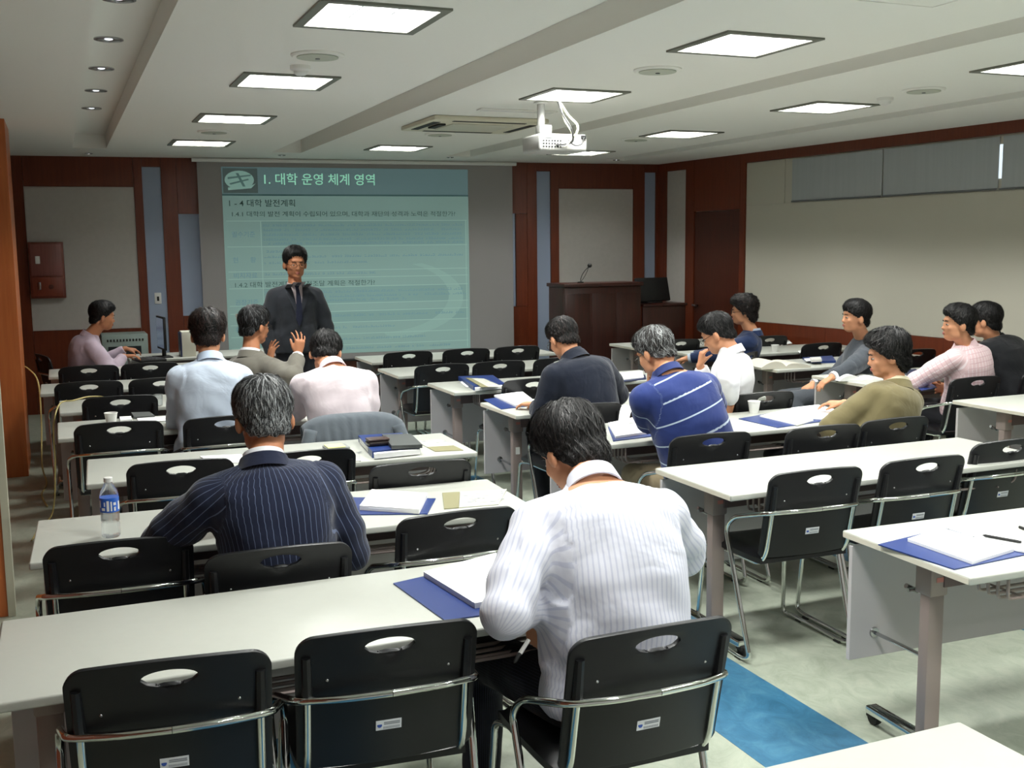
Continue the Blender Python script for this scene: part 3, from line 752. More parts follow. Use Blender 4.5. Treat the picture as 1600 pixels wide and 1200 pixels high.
    for k in range(14): d.box((-.013+k*.003, yb(.552)-.0017, .548), (-.0117+k*.003, yb(.552)-.0012, .554))
    d.build('sticker_print', [mat('sticker_blue', '#3354a8', .5), PRINT], bk)
    return t
cproto = make_chair()
# chair backs: (x of back centre in view at depth Y) -> world
def seat_at(px, Y, rot=0, py=None):
    py = py or (600+ (0)); p = at(px, 393+ (CAMZ-.80)*F_PX/Y, Y)
    off = Vector((.0, .275, 0)); off.rotate(Matrix.Rotation(rot, 3, 'Z')); return Vector((p.x, Y, 0))+off
CH = {}
CHAIRS = [
 ('c1', 264, 2.45, -.10, 'leftmost black chair in the nearest row, empty'),
 ('c2', 607, 2.44, -.08, 'middle black chair in the nearest row, empty'),
 ('c3', 1019, 2.18, .0, 'black chair under the man in the white striped shirt'),
 ('L2a', 185, 3.55, -.06, 'empty black chair at left, behind the water bottle table'),
 ('L2b', 437, 3.25, -.04, 'black chair under the pinstripe suit man'),
 ('L2c', 716, 3.44, .03, 'empty black chair partly behind the white striped shirt man'),
 ('L3a', 282, 4.80, -.06, 'empty black chair to the left of the pinstripe suit man'),
 ('L3b', 480, 4.78, 0, 'empty black chair half hidden behind the grey-haired man'),
 ('L3c', 658, 4.32, -.06, 'empty black chair behind the table with the black case'),
 ('L4a', 185, 6.03, -.03, 'empty black chair at the left end of the row of the pale blue shirt man'),
 ('L4b', 352, 5.98, 0, 'black chair under the pale blue shirt man'),
 ('L4c', 547, 5.62, -.05, 'black chair under the pale pink shirt man, jacket hung on it'),
 ('L5a', 187, 7.12, 0, 'empty black chair at the left table with the paper cup and notebook behind it'),
 ('L6a', 138, 8.02, 0, 'leftmost empty black chair third row from the front, left block'),
 ('L6b', 252, 8.0, 0, 'empty black chair left of the pale blue shirt man, third row from the front'),
 ('L7a', 138, 9.12, 0, 'left one of the two empty black chairs before the computer operator'),
 ('L7b', 234, 9.12, 0, 'right one of the two empty black chairs before the computer operator'),
 ('R2a', 1273, 3.47, -.04, 'first black chair from the aisle behind the bare middle right table'),
 ('R2b', 1438, 3.47, -.02, 'second black chair from the aisle behind the bare middle right table'),
 ('R2c', 1569, 3.62, 0, 'third black chair from the aisle behind the bare table, at the right edge'),
 ('R4a', 1110, 4.36, -.04, 'black chair under the striped polo man'),
 ('R4b', 1285, 4.30, -.03, 'empty black chair between the striped polo and olive jacket men'),
 ('R4c', 1395, 4.33, 0, 'black chair under the olive jacket man'),
 ('R5b', 918, 5.50, 0, 'black chair under the navy blazer man'),
 ('R5c', 1192, 5.44, 0, 'black chair whose back the white shirt man grips'),
 ('R6a', 832, 6.72, 0, 'black chair just to the left of the navy blazer man, empty'),
 ('R7a', 691, 7.88, 0, 'first empty black chair in the second row from the screen'),
 ('R7b', 780, 7.88, 0, 'second empty black chair in the second row from the screen'),
 ('R7c', 873, 7.88, 0, 'third empty black chair in the second row, partly behind the navy blazer man'),
 ('R8a', 638, 8.98, 0, 'leftmost empty black chair in the row nearest the screen'),
 ('R8b', 729, 8.98, 0, 'middle empty black chair in the row nearest the screen'),
 ('R8c', 808, 8.98, 0, 'rightmost empty black chair in the row nearest the screen'),
 ('P14', 1520, 5.42, .0, 'black chair under the man in the pale pink shirt with folded arms'),
 ('P15', 1628, 5.42, .0, 'black chair under the man in the black suit at the right edge'),
 ('RRa', 1428, 7.05, .0, 'empty black chair near the right wall, behind the olive jacket man'),
 ('RRb', 1283, 7.9, .0, 'empty black chair beyond the table with the thick open book'),
 ('RRc', 1200, 8.75, .0, 'dark chair just right of the woman in the blue jacket'),
 ('RRd', 1062, 8.85, 0, 'dark chair seen just past the striped polo man, near the lectern'),
]
first = True
for k, px, Y, a, lab in CHAIRS:
    p = seat_at(px, Y, a)
    if first: cproto.location = p; cproto.rotation_euler.z = a; cproto['label'] = lab; first = False; o = cproto
    else: o = dup(cproto, p, a, lab)
    CH[k] = p
def chair_free(k, loc, rot, lab):
    dup(cproto, loc, rot, lab); CH[k] = Vector(loc)
chair_free('P12', (5.62, 6.72, 0), R_(62), 'black chair turned sideways under the grey suit man by the right wall')
chair_free('P11', (5.12, 7.72, 0), R_(35), 'black chair under the woman in the blue jacket')
chair_free('P5', (1.42, 7.12, 0), R_(-50), 'black chair under the gesturing grey suit man')
chair_free('P7', (.10, 10.36, 0), R_(-75), 'black chair under the computer operator')
chair_free('RR4c', (5.55, 4.20, 0), .0, 'black chair with only its seat in view at the right edge')
for o in C.objects:
    if o.get('category') == 'chair': o['group'] = 'black stacking chairs'
cproto['group'] = 'black stacking chairs'
# ================================================================ THINGS ON THE TABLES
TT = .7203
def quadpts(P, z): return [atz(x, y, z) for x, y in P]
def slabq(name, P, z, t, m, parent=None, o=Vector((0, 0, 0)), bev=0):
    """flat piece whose outline is seen at these image points, lying at height z"""
    q = quadpts(P, z); a = sum((q[i].x*q[(i+1) % len(q)].y-q[(i+1) % len(q)].x*q[i].y) for i in range(len(q)))
    if a < 0: q = q[::-1]
    mb = MB(); mb.prism([(p.x-o.x, p.y-o.y) for p in q], z-o.z, z-o.z+t); return mb.build(name, m, parent)
def cen(P, z):
    q = quadpts(P, z); return Vector((sum(p.x for p in q)/len(q), sum(p.y for p in q)/len(q), z))
def folder(label, P, papers, z=TT, t=.004, m=BLUEF, cat='folder', group=None, pt=.012, rings=None):
    c = cen(P, z); r = thing('ring_binder', label, cat, c, 0, group)
    slabq('cover', P, z, t, m, r, c)
    for i, (Q, tt) in enumerate(papers):
        o = slabq('paper_stack', Q, z+t+.0003+i*.001, tt, WHITEP, r, c)
        # print lines
        q = quadpts(Q, z+t+tt); a, b_, cc, d = q[0], q[1], q[2], q[-1]; mb = MB(); zt = z+t+.0003+i*.001+tt
        for k in range(1, 9):
            f = k/9.5; p0 = a.lerp(d, f).lerp(b_.lerp(cc, f), .12); p1 = a.lerp(d, f).lerp(b_.lerp(cc, f), .55+.33*((k*7) % 5)/5); dv = (d-a)*.012
            mb.add([(p.x-c.x, p.y-c.y, zt-z+.0002) for p in (p0, p1, p1+dv, p0+dv)], [(0, 1, 2, 3)])
        o2 = mb.build('printed_lines', mat('faint_print', '#c6c9ce', .8), o); o2['kind'] = 'stuff'
    return r, c
def single(name, label, cat, P, z, t, m, group=None):
    c = cen(P, z); o = slabq(name, P, z, t, m, None, c); o.location = c; return tag(o, label, cat, group)
folder('open blue ring binder with white sheets beside the nearest seated man', [(614.5, 913), (667, 901), (790, 958), (695, 971)], [([(662, 901), (775, 871), (800, 940), (742, 951)], .016)])
folder('blue binder under a stack of printed sheets, right of the pinstripe suit man', [(520, 778), (681, 780), (668, 804), (500, 806)], [([(581, 771), (668, 777), (655, 803), (562, 797)], .018)])
r, c = folder('open blue ring binder with two white pages on the table at the right edge', [(1372, 852), (1474, 827), (1640, 860), (1491, 891)], [([(1418, 846), (1470, 829), (1584, 862), (1519, 882)], .010), ([(1478, 827), (1544, 820), (1640, 842), (1620, 868), (1590, 862)], .006)])
rg = MB()
for q in ((1484, 832), (1523, 845), (1567, 857)):
    p = atz(*q, TT)-c; rg.tube([p+Vector((math.cos(a)*.013, -.004, .006+math.sin(a)*.016)) for a in [2*math.pi*k/14 for k in range(14)]], .0012, 6, closed=True)
rg.build('rings', CHROME, r, True)
def pen(label, a, b, z, body=RUBBER, r=.005, z2=None):
    A = atz(*a, z+r) ; B = atz(*b, (z2 or z)+r); o = MB().tube([Vector((0, 0, 0)), (B-A)*.08, (B-A)*.9, B-A], [r*.3, r, r, r*.8], 10).build('pen', body, None, True); o.location = A; return tag(o, label, 'pen')
pen('dark pen lying on the open binder at the right edge', (1535, 836), (1596, 847), TT+.012)
pen('thin pen at the right frame edge on the nearest right table', (1592, 823), (1606, 828), TT)
folder('blue binder and white papers by the paper cup, beside the olive jacket man', [(1154, 655), (1240, 640), (1300, 657), (1215, 669)], [([(1187, 651), (1236, 639), (1271, 658), (1246, 665)], .006), ([(1236, 639), (1278, 634), (1303, 641), (1300, 657), (1268, 655)], .008)])
folder('blue binder with open white sheets before the navy blazer man', [(756, 625), (800, 618), (835, 634), (783, 640)], [([(772, 620), (816, 614), (838, 631), (806, 636)], .012)])
folder('dark blue folder corner to the left of the striped polo man', [(975, 616), (1010, 613), (1040, 619), (998, 625)], [([(1012, 613), (1030, 612), (1045, 616), (1030, 620)], .004)], m=DBLUE)
r, c = folder('open book on a blue binder at the striped polo man\'s left elbow', [(950, 668), (1000, 655), (1040, 680), (958, 690)], [([(950, 664), (995, 654), (1025, 676), (962, 685)], .012)])
pg = MB(); A_, B_ = atz(985, 668, TT)-c, atz(1012, 690, TT)-c
for k in range(8):
    t0, t1 = k/8, (k+1)/8; f = lambda t: Vector((-.02+.10*t, .05*math.sin(t*2.6), .02+.085*math.sin(t*math.pi*.75)))
    p0, p1 = A_*.2+f(t0), A_*.2+f(t1); w = Vector((.03, .17, 0)); pg.add([p0, p1, p1+w, p0+w, p0+Vector((0, 0, .003)), p1+Vector((0, 0, .003)), p1+w+Vector((0, 0, .003)), p0+w+Vector((0, 0, .003))], [(0, 3, 2, 1), (4, 5, 6, 7), (0, 1, 5, 4), (2, 3, 7, 6)])
pg.build('raised_pages', WHITEP, r, True)
# binder, case, notebook and brochures on the third left table
r, c = folder('thick closed blue binder with white label under the grey notebook and black case', [(560, 690), (628, 686), (656, 708), (582, 716)], [], t=.034)
P = [(560, 690), (582, 716)]
lb = MB(); a_, b_ = atz(562, 693, TT)-c, atz(575, 708, TT)-c; n_ = Vector((b_.y-a_.y, -(b_.x-a_.x), 0)).normalized()*.0012
if n_.x > 0: n_ = -n_
lb.add([a_+Vector((0, 0, .006)), b_+Vector((0, 0, .006)), b_+Vector((0, 0, .028)), a_+Vector((0, 0, .028)), a_+n_+Vector((0, 0, .006)), b_+n_+Vector((0, 0, .006)), b_+n_+Vector((0, 0, .028)), a_+n_+Vector((0, 0, .028))], [(0, 3, 2, 1), (4, 5, 6, 7), (0, 1, 5, 4), (1, 2, 6, 5), (2, 3, 7, 6), (3, 0, 4, 7)])
lb.build('spine_label', WHITEP, r); slabq('paper_stack', [(584, 715), (656, 708), (657, 709.5), (585, 717)], TT+.006, .024, WHITEP, r, c)
single('grey_notebook', 'flat dark grey notebook lying on the blue binder on the left table', 'notebook', [(597, 684), (642, 683), (660, 700), (612, 702)], TT+.0365, .018, mat('grey_cover', '#4a4d4c', .5))
cs = thing('glasses_case', 'black and brown case on the blue binder beside the grey notebook', 'case', cen([(577, 688), (604, 701)], TT+.037))
MB().rbox((-.055, -.04, 0), (.055, .04, .02), .008, 2).build('case_base', mat('dark_brown_leather', '#221816', .35), cs, True); MB().rbox((-.055, -.035, .0205), (.055, .04, .034), .008, 2).build('case_lid', mat('brown_leather', '#3c2a26', .35), cs, True)
def brochure(label, P, z, split, m1, m2, group=None):
    c = cen(P, z); r = thing('brochure', label, 'brochure', c, 0, group); a, b_, cc, d = P
    l = lambda p, q, t: (p[0]+(q[0]-p[0])*t, p[1]+(q[1]-p[1])*t)
    slabq('cover_half', [a, l(a, b_, split), l(d, cc, split), d], z, .003, m1, r, c); o = slabq('printed_half', [l(a, b_, split+.01), b_, cc, l(d, cc, split+.01)], z, .003, m2, r, c)
    mb = MB(); pts = [atz(*l(l(a, b_, split+.05+(1-split)*.9*u), l(d, cc, split+.05+(1-split)*.9*u), v), z)-c for u, v in [(random.random(), random.uniform(.1, .85)) for _ in range(16)]]
    for p in pts: mb.box((p.x, p.y, .0031), (p.x+random.uniform(.008, .03), p.y+random.uniform(.003, .01), .0034))
    x = mb.build('printed_marks', PRINT, r); x['kind'] = 'stuff'; return r
OLIVE = mat('olive_print', '#827e5c', .7); NEWS = mat('newsprint', '#b7b8ac', .8)
brochure('brochure with an olive half at the table\'s right end, beside the black case', [(724, 704), (688, 687), (650, 690), (680, 706)], TT, .42, OLIVE, NEWS)
brochure('brochure with olive left half behind the empty chair next to the white striped shirt man', [(691, 771), (792, 765), (779, 789), (694, 796)], TT, .27, OLIVE, NEWS)
brochure('newspaper sheet peeping behind the empty chair, left of the black case', [(544, 704), (557, 704), (564, 721), (549, 721)], TT, .1, NEWS, NEWS)
t = thing('memo_tray', 'grey tray holding a pale yellow memo pad', 'tray', cen([(511, 694), (540, 707)], TT))
MB().rbox((-.06, -.05, 0), (.06, .05, .012), .004).build('tray', mat('tray_grey', '#8f9290', .5), t, True); MB().rbox((-.055, -.06, .0125), (.035, .03, .018), .001).build('memo_pad', mat('pale_yellow_paper', '#dfe09c', .8), t)
single('paper_sheets', 'white papers on the table left of the grey-haired man\'s head', 'papers', [(312, 714), (376, 711), (392, 724), (330, 724)], TT, .005, WHITEP)
single('dark_notebook', 'dark notebook behind the empty chair at the left with a paper cup', 'notebook', [(205, 648), (234, 647), (242, 653), (210, 655)], TT, .015, mat('grey_cover', '#4a4d4c', .5))
single('paper_sheets', 'white sheets between the dark notebook and the pale blue shirt man', 'papers', [(214, 655), (258, 652), (262, 659), (217, 660)], TT, .006, WHITEP)
single('tissue_pack', 'small white pack between the paper cup and the dark notebook', 'tissues', [(187, 654), (205, 653), (206, 658), (188, 659)], TT, .012, WHITEP)
def cup(label, px, py, z=TT, h=.075, r=.037, m=WPLAST):
    p = atz(px, py, z); t = thing('paper_cup', label, 'cup', p, 0, 'paper cups')
    MB().lathe([(r*.72, 0), (r, h), (r*.94, h), (r*.68, .004)], 22).build('cup_wall', m, t, True); MB().tube([(math.cos(a)*r, math.sin(a)*r, h) for a in [2*math.pi*k/22 for k in range(22)]], .0022, 6, closed=True).build('rim', m, t, True); return t
cup('white paper cup behind the leftmost empty chair beside the dark notebook', 174, 661, h=.06)
cup('white paper cup on the table between the two pale shirted men', 443, 613)
cup('white paper cup in front of the empty chair, beside the olive jacket man\'s papers', 1178, 645, h=.07)
cup('white paper cup on the table right of the woman in blue', 1211, 549, h=.06)
GLASS = mat('clear_plastic', '#eef3f5', .05, trans=.9, spec=.5, alpha=.55)
t = thing('drinking_glass', 'small clear glass on the table with the yellow cable', 'glass', atz(248, 634, TT)); MB().lathe([(.025, 0), (.030, .075), (.027, .075), (.023, .006)], 20).build('glass_wall', GLASS, t, True)
def bottle(label, p, h=.212, r=.032, lab=True):
    t = thing('water_bottle', label, 'bottle', p); k = h/.212
    MB().lathe([(r*.85, 0), (r, .006), (r, .05*k), (r*.93, .055*k), (r, .06*k), (r, .10*k), (r, .15*k), (r*.9, .165*k), (r*.55, .185*k), (.013, .195*k), (.013, .2*k)], 28).build('bottle_body', GLASS, t, True)
    MB().lathe([(.015, .198*k), (.015, .2125*k), (.013, .214*k)], 20).build('cap', WPLAST, t, True)
    if lab:
        l = MB().lathe([(r+.0006, .093*k), (r+.0006, .143*k), (r, .1435*k)], 28).build('label', mat('bottle_label_blue', '#2b62c4', .35), t, True)
        w = MB()
        def onl(a0, a1, z0, z1):
            n = max(2, int((a1-a0)/.1)); vs = []
            for i in range(n+1):
                a = a0+(a1-a0)*i/n; vs += [(math.cos(a)*(r+.0012), math.sin(a)*(r+.0012), z0), (math.cos(a)*(r+.0012), math.sin(a)*(r+.0012), z1)]
            w.add(vs, [(2*i, 2*i+2, 2*i+3, 2*i+1) for i in range(n)])
        for a0, a1, z0, z1 in ((-1.9, -1.65, .098, .135), (-1.5, -1.35, .098, .132), (-1.2, -.9, .118, .128), (-1.15, -.95, .098, .112), (-2.5, -2.1, .100, .110), (-.6, -.3, .1, .13), (.6, 1.0, .1, .13), (-2.9, -2.65, .11, .135), (-2.2, -2.05, .115, .13)): onl(a0, a1, z0*k, z1*k)
        w.build('label_print', WPLAST, l)
    return t
bottle('clear water bottle with a blue label standing on the left table', atz(174, 838, TT))
bottle('small bottle with white cap between the gesturing man and pink shirt man', Vector((1.70, 7.5, TT)), .17, .028, False)
single('dark_folder', 'dark folder lying behind the paper cup between the two pale shirted men', 'folder', [(424, 592), (466, 589), (466, 599), (430, 601)], TT, .012, mat('black_folder', '#16171a', .4))
# right block, third row
r, c = folder('blue binder with white label near the third table\'s left end, under a newspaper', [(716, 594), (770, 592), (790, 606), (740, 610)], [], t=.03)
slabq('paper_stack', [(742, 609.5), (788, 605.5), (789, 607), (743, 611)], TT+.005, .02, WHITEP, r, c); slabq('spine_label', [(719, 596.5), (722, 596), (732, 604), (729, 605)], TT+.0305, .0008, WHITEP, r, c)
brochure('newspaper lying across the blue binder near the screen side', [(728, 591), (756, 592), (786, 605), (752, 605)], TT+.032, .3, OLIVE, NEWS)
folder('papers on a dark blue folder between the navy blazer and striped polo men', [(955, 592), (1008, 586), (1010, 593), (972, 597)], [([(957, 584), (1003, 580), (1006, 590), (972, 594)], .006)], m=DBLUE)
def open_book(label, p, w=.34, d=.25, th=.02, rot=0, curl=.03, cat='book', m=WHITEP):
    t = thing('open_book', label, cat, p, rot)
    for s in (-1, 1):
        mb = MB(); n = 10; vs = []
        for j in (0, 1):
            for i in range(n+1):
                u = i/n; z = th*(1-u*.55)*math.sin(min(1, u*3+.35)*math.pi/2)+curl*math.sin(u*math.pi)*(1 if s < 0 else .4)
                vs += [(s*u*w/2, -d/2+j*d, z), (s*u*w/2, -d/2+j*d, .0006)]
        o_ = 2*(n+1); fs = []
        for i in range(n):
            a = 2*i; fs += [(a, a+2, a+2+o_, a+o_), (a+1, a+1+o_, a+3+o_, a+3), (a, a+1, a+3, a+2), (a+o_, a+2+o_, a+3+o_, a+1+o_)]
        fs += [(2*n, 2*n+1, 2*n+1+o_, 2*n+o_), (0, o_, 1+o_, 1)]
        mb.add(vs, fs); mb.build('page_block', m, t, True, 40)
    return t
PAGE = mat('cream_pages', '#c8c4b6', .85)
p = atz(1214, 573, TT); open_book('thick open book with curled pages on the table right of the white shirt man', p, .44, .30, .035, R_(-8), .035, m=PAGE)
folder('blue binder with a white case on it by the slate grey suit man', [(1254, 562), (1300, 559), (1306, 567), (1268, 568)], [([(1256, 561), (1270, 560), (1272, 564), (1260, 565)], .004)], t=.02)
t = tag(slabq('white_case', [(1265, 562), (1282, 561), (1284, 565), (1268, 566)], TT+.0245, .02, WPLAST), 'small white case on the blue binder by the slate grey suit man', 'case')
p = atz(1336, 592, TT); open_book('open white magazine with rolled page left of the olive jacket man\'s face', p, .36, .24, .012, R_(-15), .035)
folder('blue binder under the pink checked shirt man\'s folded arms', [(1414, 590), (1434, 586), (1464, 606), (1440, 611)], [([(1424, 591), (1438, 588), (1452, 600), (1440, 605)], .010)])
single('blue_notebook', 'dark blue notebook just right of the olive jacket man\'s hair', 'notebook', [(1410, 583), (1430, 580), (1440, 586), (1420, 589)], TT, .02, DBLUE)
single('paper_sheets', 'small white papers beyond the cup near the right wall', 'papers', [(1217, 537), (1234, 534), (1238, 537), (1220, 540)], TT, .006, WHITEP)
single('paper_sheets', 'small white papers left of the far empty chair near the right wall', 'papers', [(1247, 549), (1259, 547), (1260, 551), (1249, 552)], TT, .006, WHITEP)
# stickers on two table legs
def leg_sticker(tx, ty, lab):
    o = MB().box((-.014, -.0015, 0), (.014, 0, .045)).build('asset_label', WPLAST); o.location = (tx, ty-.0455, .43); tag(o, lab, 'sticker')
leg_sticker(2.59, 6.154, 'small white sticker on the table leg before the blue binder of the blazer man')
leg_sticker(5.325, 4.882, 'small white sticker on the table leg at the right edge')
# jacket hung on the pink shirt man's chair
jc = CH['L4c']
def hung_jacket():
    t = thing('hung_jacket', 'grey suit jacket draped over the chair back of the pink shirt man', 'jacket', (jc.x, jc.y-.27, 0), R_(-3))
    prof = [(.075, .50), (.060, .62), (.045, .74), (.035, .815), (.012, .842), (-.018, .842), (-.045, .815), (-.062, .74), (-.075, .60), (-.09, .46), (-.10, .38)]
    prof = [(p.x, p.y) for p in catmull([(a, b_, 0) for a, b_ in prof], 3)]
    mb = MB(); nx = 48; vs = []
    for k, (y, z) in enumerate(prof):
        for i in range(nx+1):
            u = -1+2*i/nx; w = .262+.012*math.sin(z*9); side = 1 if y < 0 else -1
            droop = -.050*abs(u)**5-.012*abs(u)**2
            fold = .014*math.sin(u*17+z*3)*max(0, (.845-z)/.2)**.5*(1 if y < 0 else .4)
            curve = -.026*(1-u*u)
            vs.append((u*w, y+curve-side*abs(fold)*.8-side*.004, z+droop))
    N = len(prof); fs = [(k*(nx+1)+i, k*(nx+1)+i+1, (k+1)*(nx+1)+i+1, (k+1)*(nx+1)+i) for k in range(N-1) for i in range(nx)]
    mb.add(vs, fs); me = mb.mesh('jacket_cloth', cloth_mat('hung_jacket_cloth', '#5d646b', bump=.25)); o = bpy.data.objects.new('tmp', me); C.objects.link(o)
    md = o.modifiers.new('s', 'SOLIDIFY'); md.thickness = .006; md.offset = 0
    m2 = bpy.data.meshes.new_from_object(o.evaluated_get(bpy.context.evaluated_depsgraph_get())); bpy.data.objects.remove(o); shade(m2, 180)
    link(bpy.data.objects.new('jacket_cloth', m2), t)
    for s in (-1, 1):
        MB().tube(catmull([(s*.235, -.075, .775), (s*.262, -.10, .66), (s*.255, -.10, .52), (s*.25, -.09, .40)], 4), [.035]*3+[.04]*4+[.042]*4+[.04]*2, 14).build('sleeve', MATS.get('x') or m2.materials[0], t, True, 180)
    return t
hung_jacket()
# cables at the left
o = MB().tube(catmull([atz(167, 622, TT+.004), atz(156, 619.6, TT+.004), atz(136, 620.2, TT+.012), atz(113, 626, TT+.004), atz(97, 628, TT+.004), Vector((-.06, 7.36, .72)), Vector((-.085, 7.33, .60)), Vector((-.09, 7.34, .35)), Vector((-.12, 7.3, .08)), Vector((-.2, 7.2, .008)), Vector((-.24, 6.9, .008))], 5), .005, 6).build('power_cable', mat('yellowish_cable', '#b3a468', .5), None, True)
tag(o, 'yellowish cable trailing over the left end of a table and down to the floor', 'cable')
o = MB().tube(catmull([Vector((-.32, 9.76, .78)), Vector((-.27, 9.6, .77)), Vector((-.20, 9.4, .68)), Vector((-.19, 9.2, .4)), Vector((-.20, 8.9, .1)), Vector((-.17, 8.6, .008)), Vector((-.2, 8.2, .008)), Vector((-.16, 7.8, .008))], 5), .006, 6).build('power_cable', mat('yellowish_cable', '#b3a468', .5), None, True)
tag(o, 'cable hanging beside the far left wooden column', 'cable')
# ------------------------------------------------------------ front desk
t = thing('monitor', 'thin dark computer monitor seen edge-on on the front left desk', 'monitor', (.86, 10.55, TT), R_(-84))
MB().rbox((-.17, -.012, .075), (.17, .012, .385), .004).build('casing', RUBBER, t, True); MB().box((-.155, -.0135, .095), (.155, -.012, .37)).build('display', mat('monitor_glass', '#39404a', .15, emit='#8fa0b8', es=.25), t)
MB().rbox((-.03, .0, .01), (.03, .03, .12), .006).build('stand', RUBBER, t, True); MB().rbox((-.10, -.08, 0), (.10, .08, .012), .005).build('foot', RUBBER, t, True)
t = thing('laptop', 'black laptop base under the operator\'s hands', 'laptop', (.72, 10.30, TT), R_(-80))
MB().rbox((-.15, -.12, 0), (.15, .12, .022), .005).build('base', RUBBER, t, True)
for j in range(4):
    for i in range(11): MB().rbox((-.13+i*.024, -.03+j*.03, .0222), (-.11+i*.024, -.008+j*.03, .026), .001, 1).build('key', mat('key_grey', '#2a2b2e', .5), t)
t = thing('document_box', 'white upright file box with blue spine on the front desk', 'file box', (1.09, 10.60, TT), 0)
MB().rbox((-.055, -.10, 0), (.07, .10, .235), .003).build('box_body', mat('box_white', '#cfcdbd', .7), t, True); MB().rbox((-.068, -.10, 0), (-.056, .10, .225), .002).build('spine', DBLUE, t, True)
t = thing('equipment_cabinet', 'grey-green metal cabinet with vents against the front wall behind the operator', 'cabinet', (.62, 11.95, 0))
MB().rbox((-.25, -.22, .03), (.20, .2, .86), .006).build('cabinet_body', mat('grey_green_metal', '#8b9a94', .5, metal=.2), t, True)
for k in range(12): MB().box((-.20+k*.031, -.224, .79), (-.185+k*.031, -.2195, .815)).build('vent', RUBBER, t)
MB().box((-.19, -.224, .60), (.13, -.2195, .74)).build('bay', mat('dark_bay', '#20262a', .4), t); MB().rbox((-.25, -.22, 0), (.20, .2, .028), .003).build('plinth', RUBBER, t)
t = thing('wall_cabinet', 'small wooden hose cabinet with bright handles on the front wall at the left', 'wall cabinet', (-.10, fw_y(-.1)-.005, 1.23), FA)
MB().rbox((-.17, -.05, 0), (.17, .0, .585), .004).build('cabinet_frame', wood_mat('reddish_cabinet_veneer', '#6e3426', '#7c3d2c', .3), t, True)
up = MB().rbox((-.15, -.062, .235), (.15, -.051, .565), .003).build('upper_door', wood_mat('mauve_brown_veneer', '#80504a', '#8c5a52', .25), t, True); MB().rbox((-.105, -.072, .36), (-.06, -.062, .44), .004).build('handle', WPLAST, up, True)
lw = MB().rbox((-.15, -.062, .02), (.15, -.051, .215), .003).build('lower_door', wood_mat('reddish_cabinet_veneer2', '#733628', '#80402e', .3), t, True); MB().rbox((-.095, -.072, .09), (-.065, -.062, .17), .004).build('handle', ALU, lw, True); MB().lathe([(.025, 0), (.02, .008), (.004, .01)], 14, M=Matrix.Translation((.03, -.062, .12)) @ Matrix.Rotation(R_(90), 4, 'X')).build('knob', DOORW, lw, True)
t = thing('light_switch', 'white switch plate with a dark rocker on the left blue-grey strip', 'switch', (.985, fw_y(.985)+.018-.001, 1.20), FA)
MB().rbox((-.035, -.008, -.06), (.035, .0, .06), .003).build('plate', WPLAST, t, True); MB().rbox((-.010, -.012, -.028), (.012, -.008, .02), .002).build('rocker', RUBBER, t)
# lectern
t = thing('lectern', 'wide dark wooden lectern standing before the right wall panel', 'lectern', (5.50, 10.55, 0))
MB().rbox((-.47, -.03, .0), (.47, .0, 1.27), .004).build('front_panel', WOOD_D, t, True)
for i in range(3): MB().rbox((-.44+i*.30, -.036, .1), (-.165+i*.30, -.0305, 1.2), .002).build('panel_board', WOOD_D, t, True)
MB().rbox((-.49, -.06, 1.272), (.49, .40, 1.31), .006).build('top', WOOD_D, t, True)
for x in (-.47, .44): MB().rbox((x, .002, 0), (x+.03, .38, 1.27), .003).build('side_panel', WOOD_D, t, True)
t = thing('side_desk', 'dark wooden side desk joined to the right of the lectern', 'desk', (6.27, 10.55, 0))
MB().rbox((-.275, -.03, 0), (.28, 0, 1.03), .004).build('front_panel', WOOD_D, t, True); MB().rbox((-.275, -.04, 1.032), (.30, .40, 1.06), .004).build('top', WOOD_D, t, True); MB().rbox((.25, .002, 0), (.28, .38, 1.03), .003).build('side_panel', WOOD_D, t, True)
t = thing('lectern_monitor', 'dark tilted monitor on the side desk beside the lectern', 'monitor', (6.23, 10.7, 1.061), R_(8))
M_t = Matrix.Translation((0, .0, .02)) @ Matrix.Rotation(R_(-14), 4, 'X'); MB().rbox((-.21, -.02, 0), (.24, .02, .27), .006, M=M_t).build('casing', RUBBER, t, True); MB().rbox((-.1, -.05, 0), (.1, .12, .018), .004).build('foot', RUBBER, t, True)
MB().rbox((-.19, .0205, .02), (.22, .0225, .25), .002, M=M_t).build('display', mat('monitor_off', '#0b0d10', .15), t)
t = thing('gooseneck_microphone', 'black gooseneck microphone standing on the lectern', 'microphone', (5.30, 10.68, 1.31))
MB().lathe([(.035, 0), (.035, .012), (.02, .016)], 16).build('base', RUBBER, t, True)
MB().tube(bez((0, 0, .01), (-.0, 0, .10), (.075, -.05, .175), 10), .004, 8).build('gooseneck', RUBBER, t, True); MB().tube(bez((-.0, 0, .01), (.07, 0, .08), (.075, -.05, .175), 10), .003, 8).build('brace', RUBBER, t, True)
MB().ball((.085, -.055, .19), (.024, .03, .024), seg=14, rings=10).build('microphone_head', RUBBER, t, True)

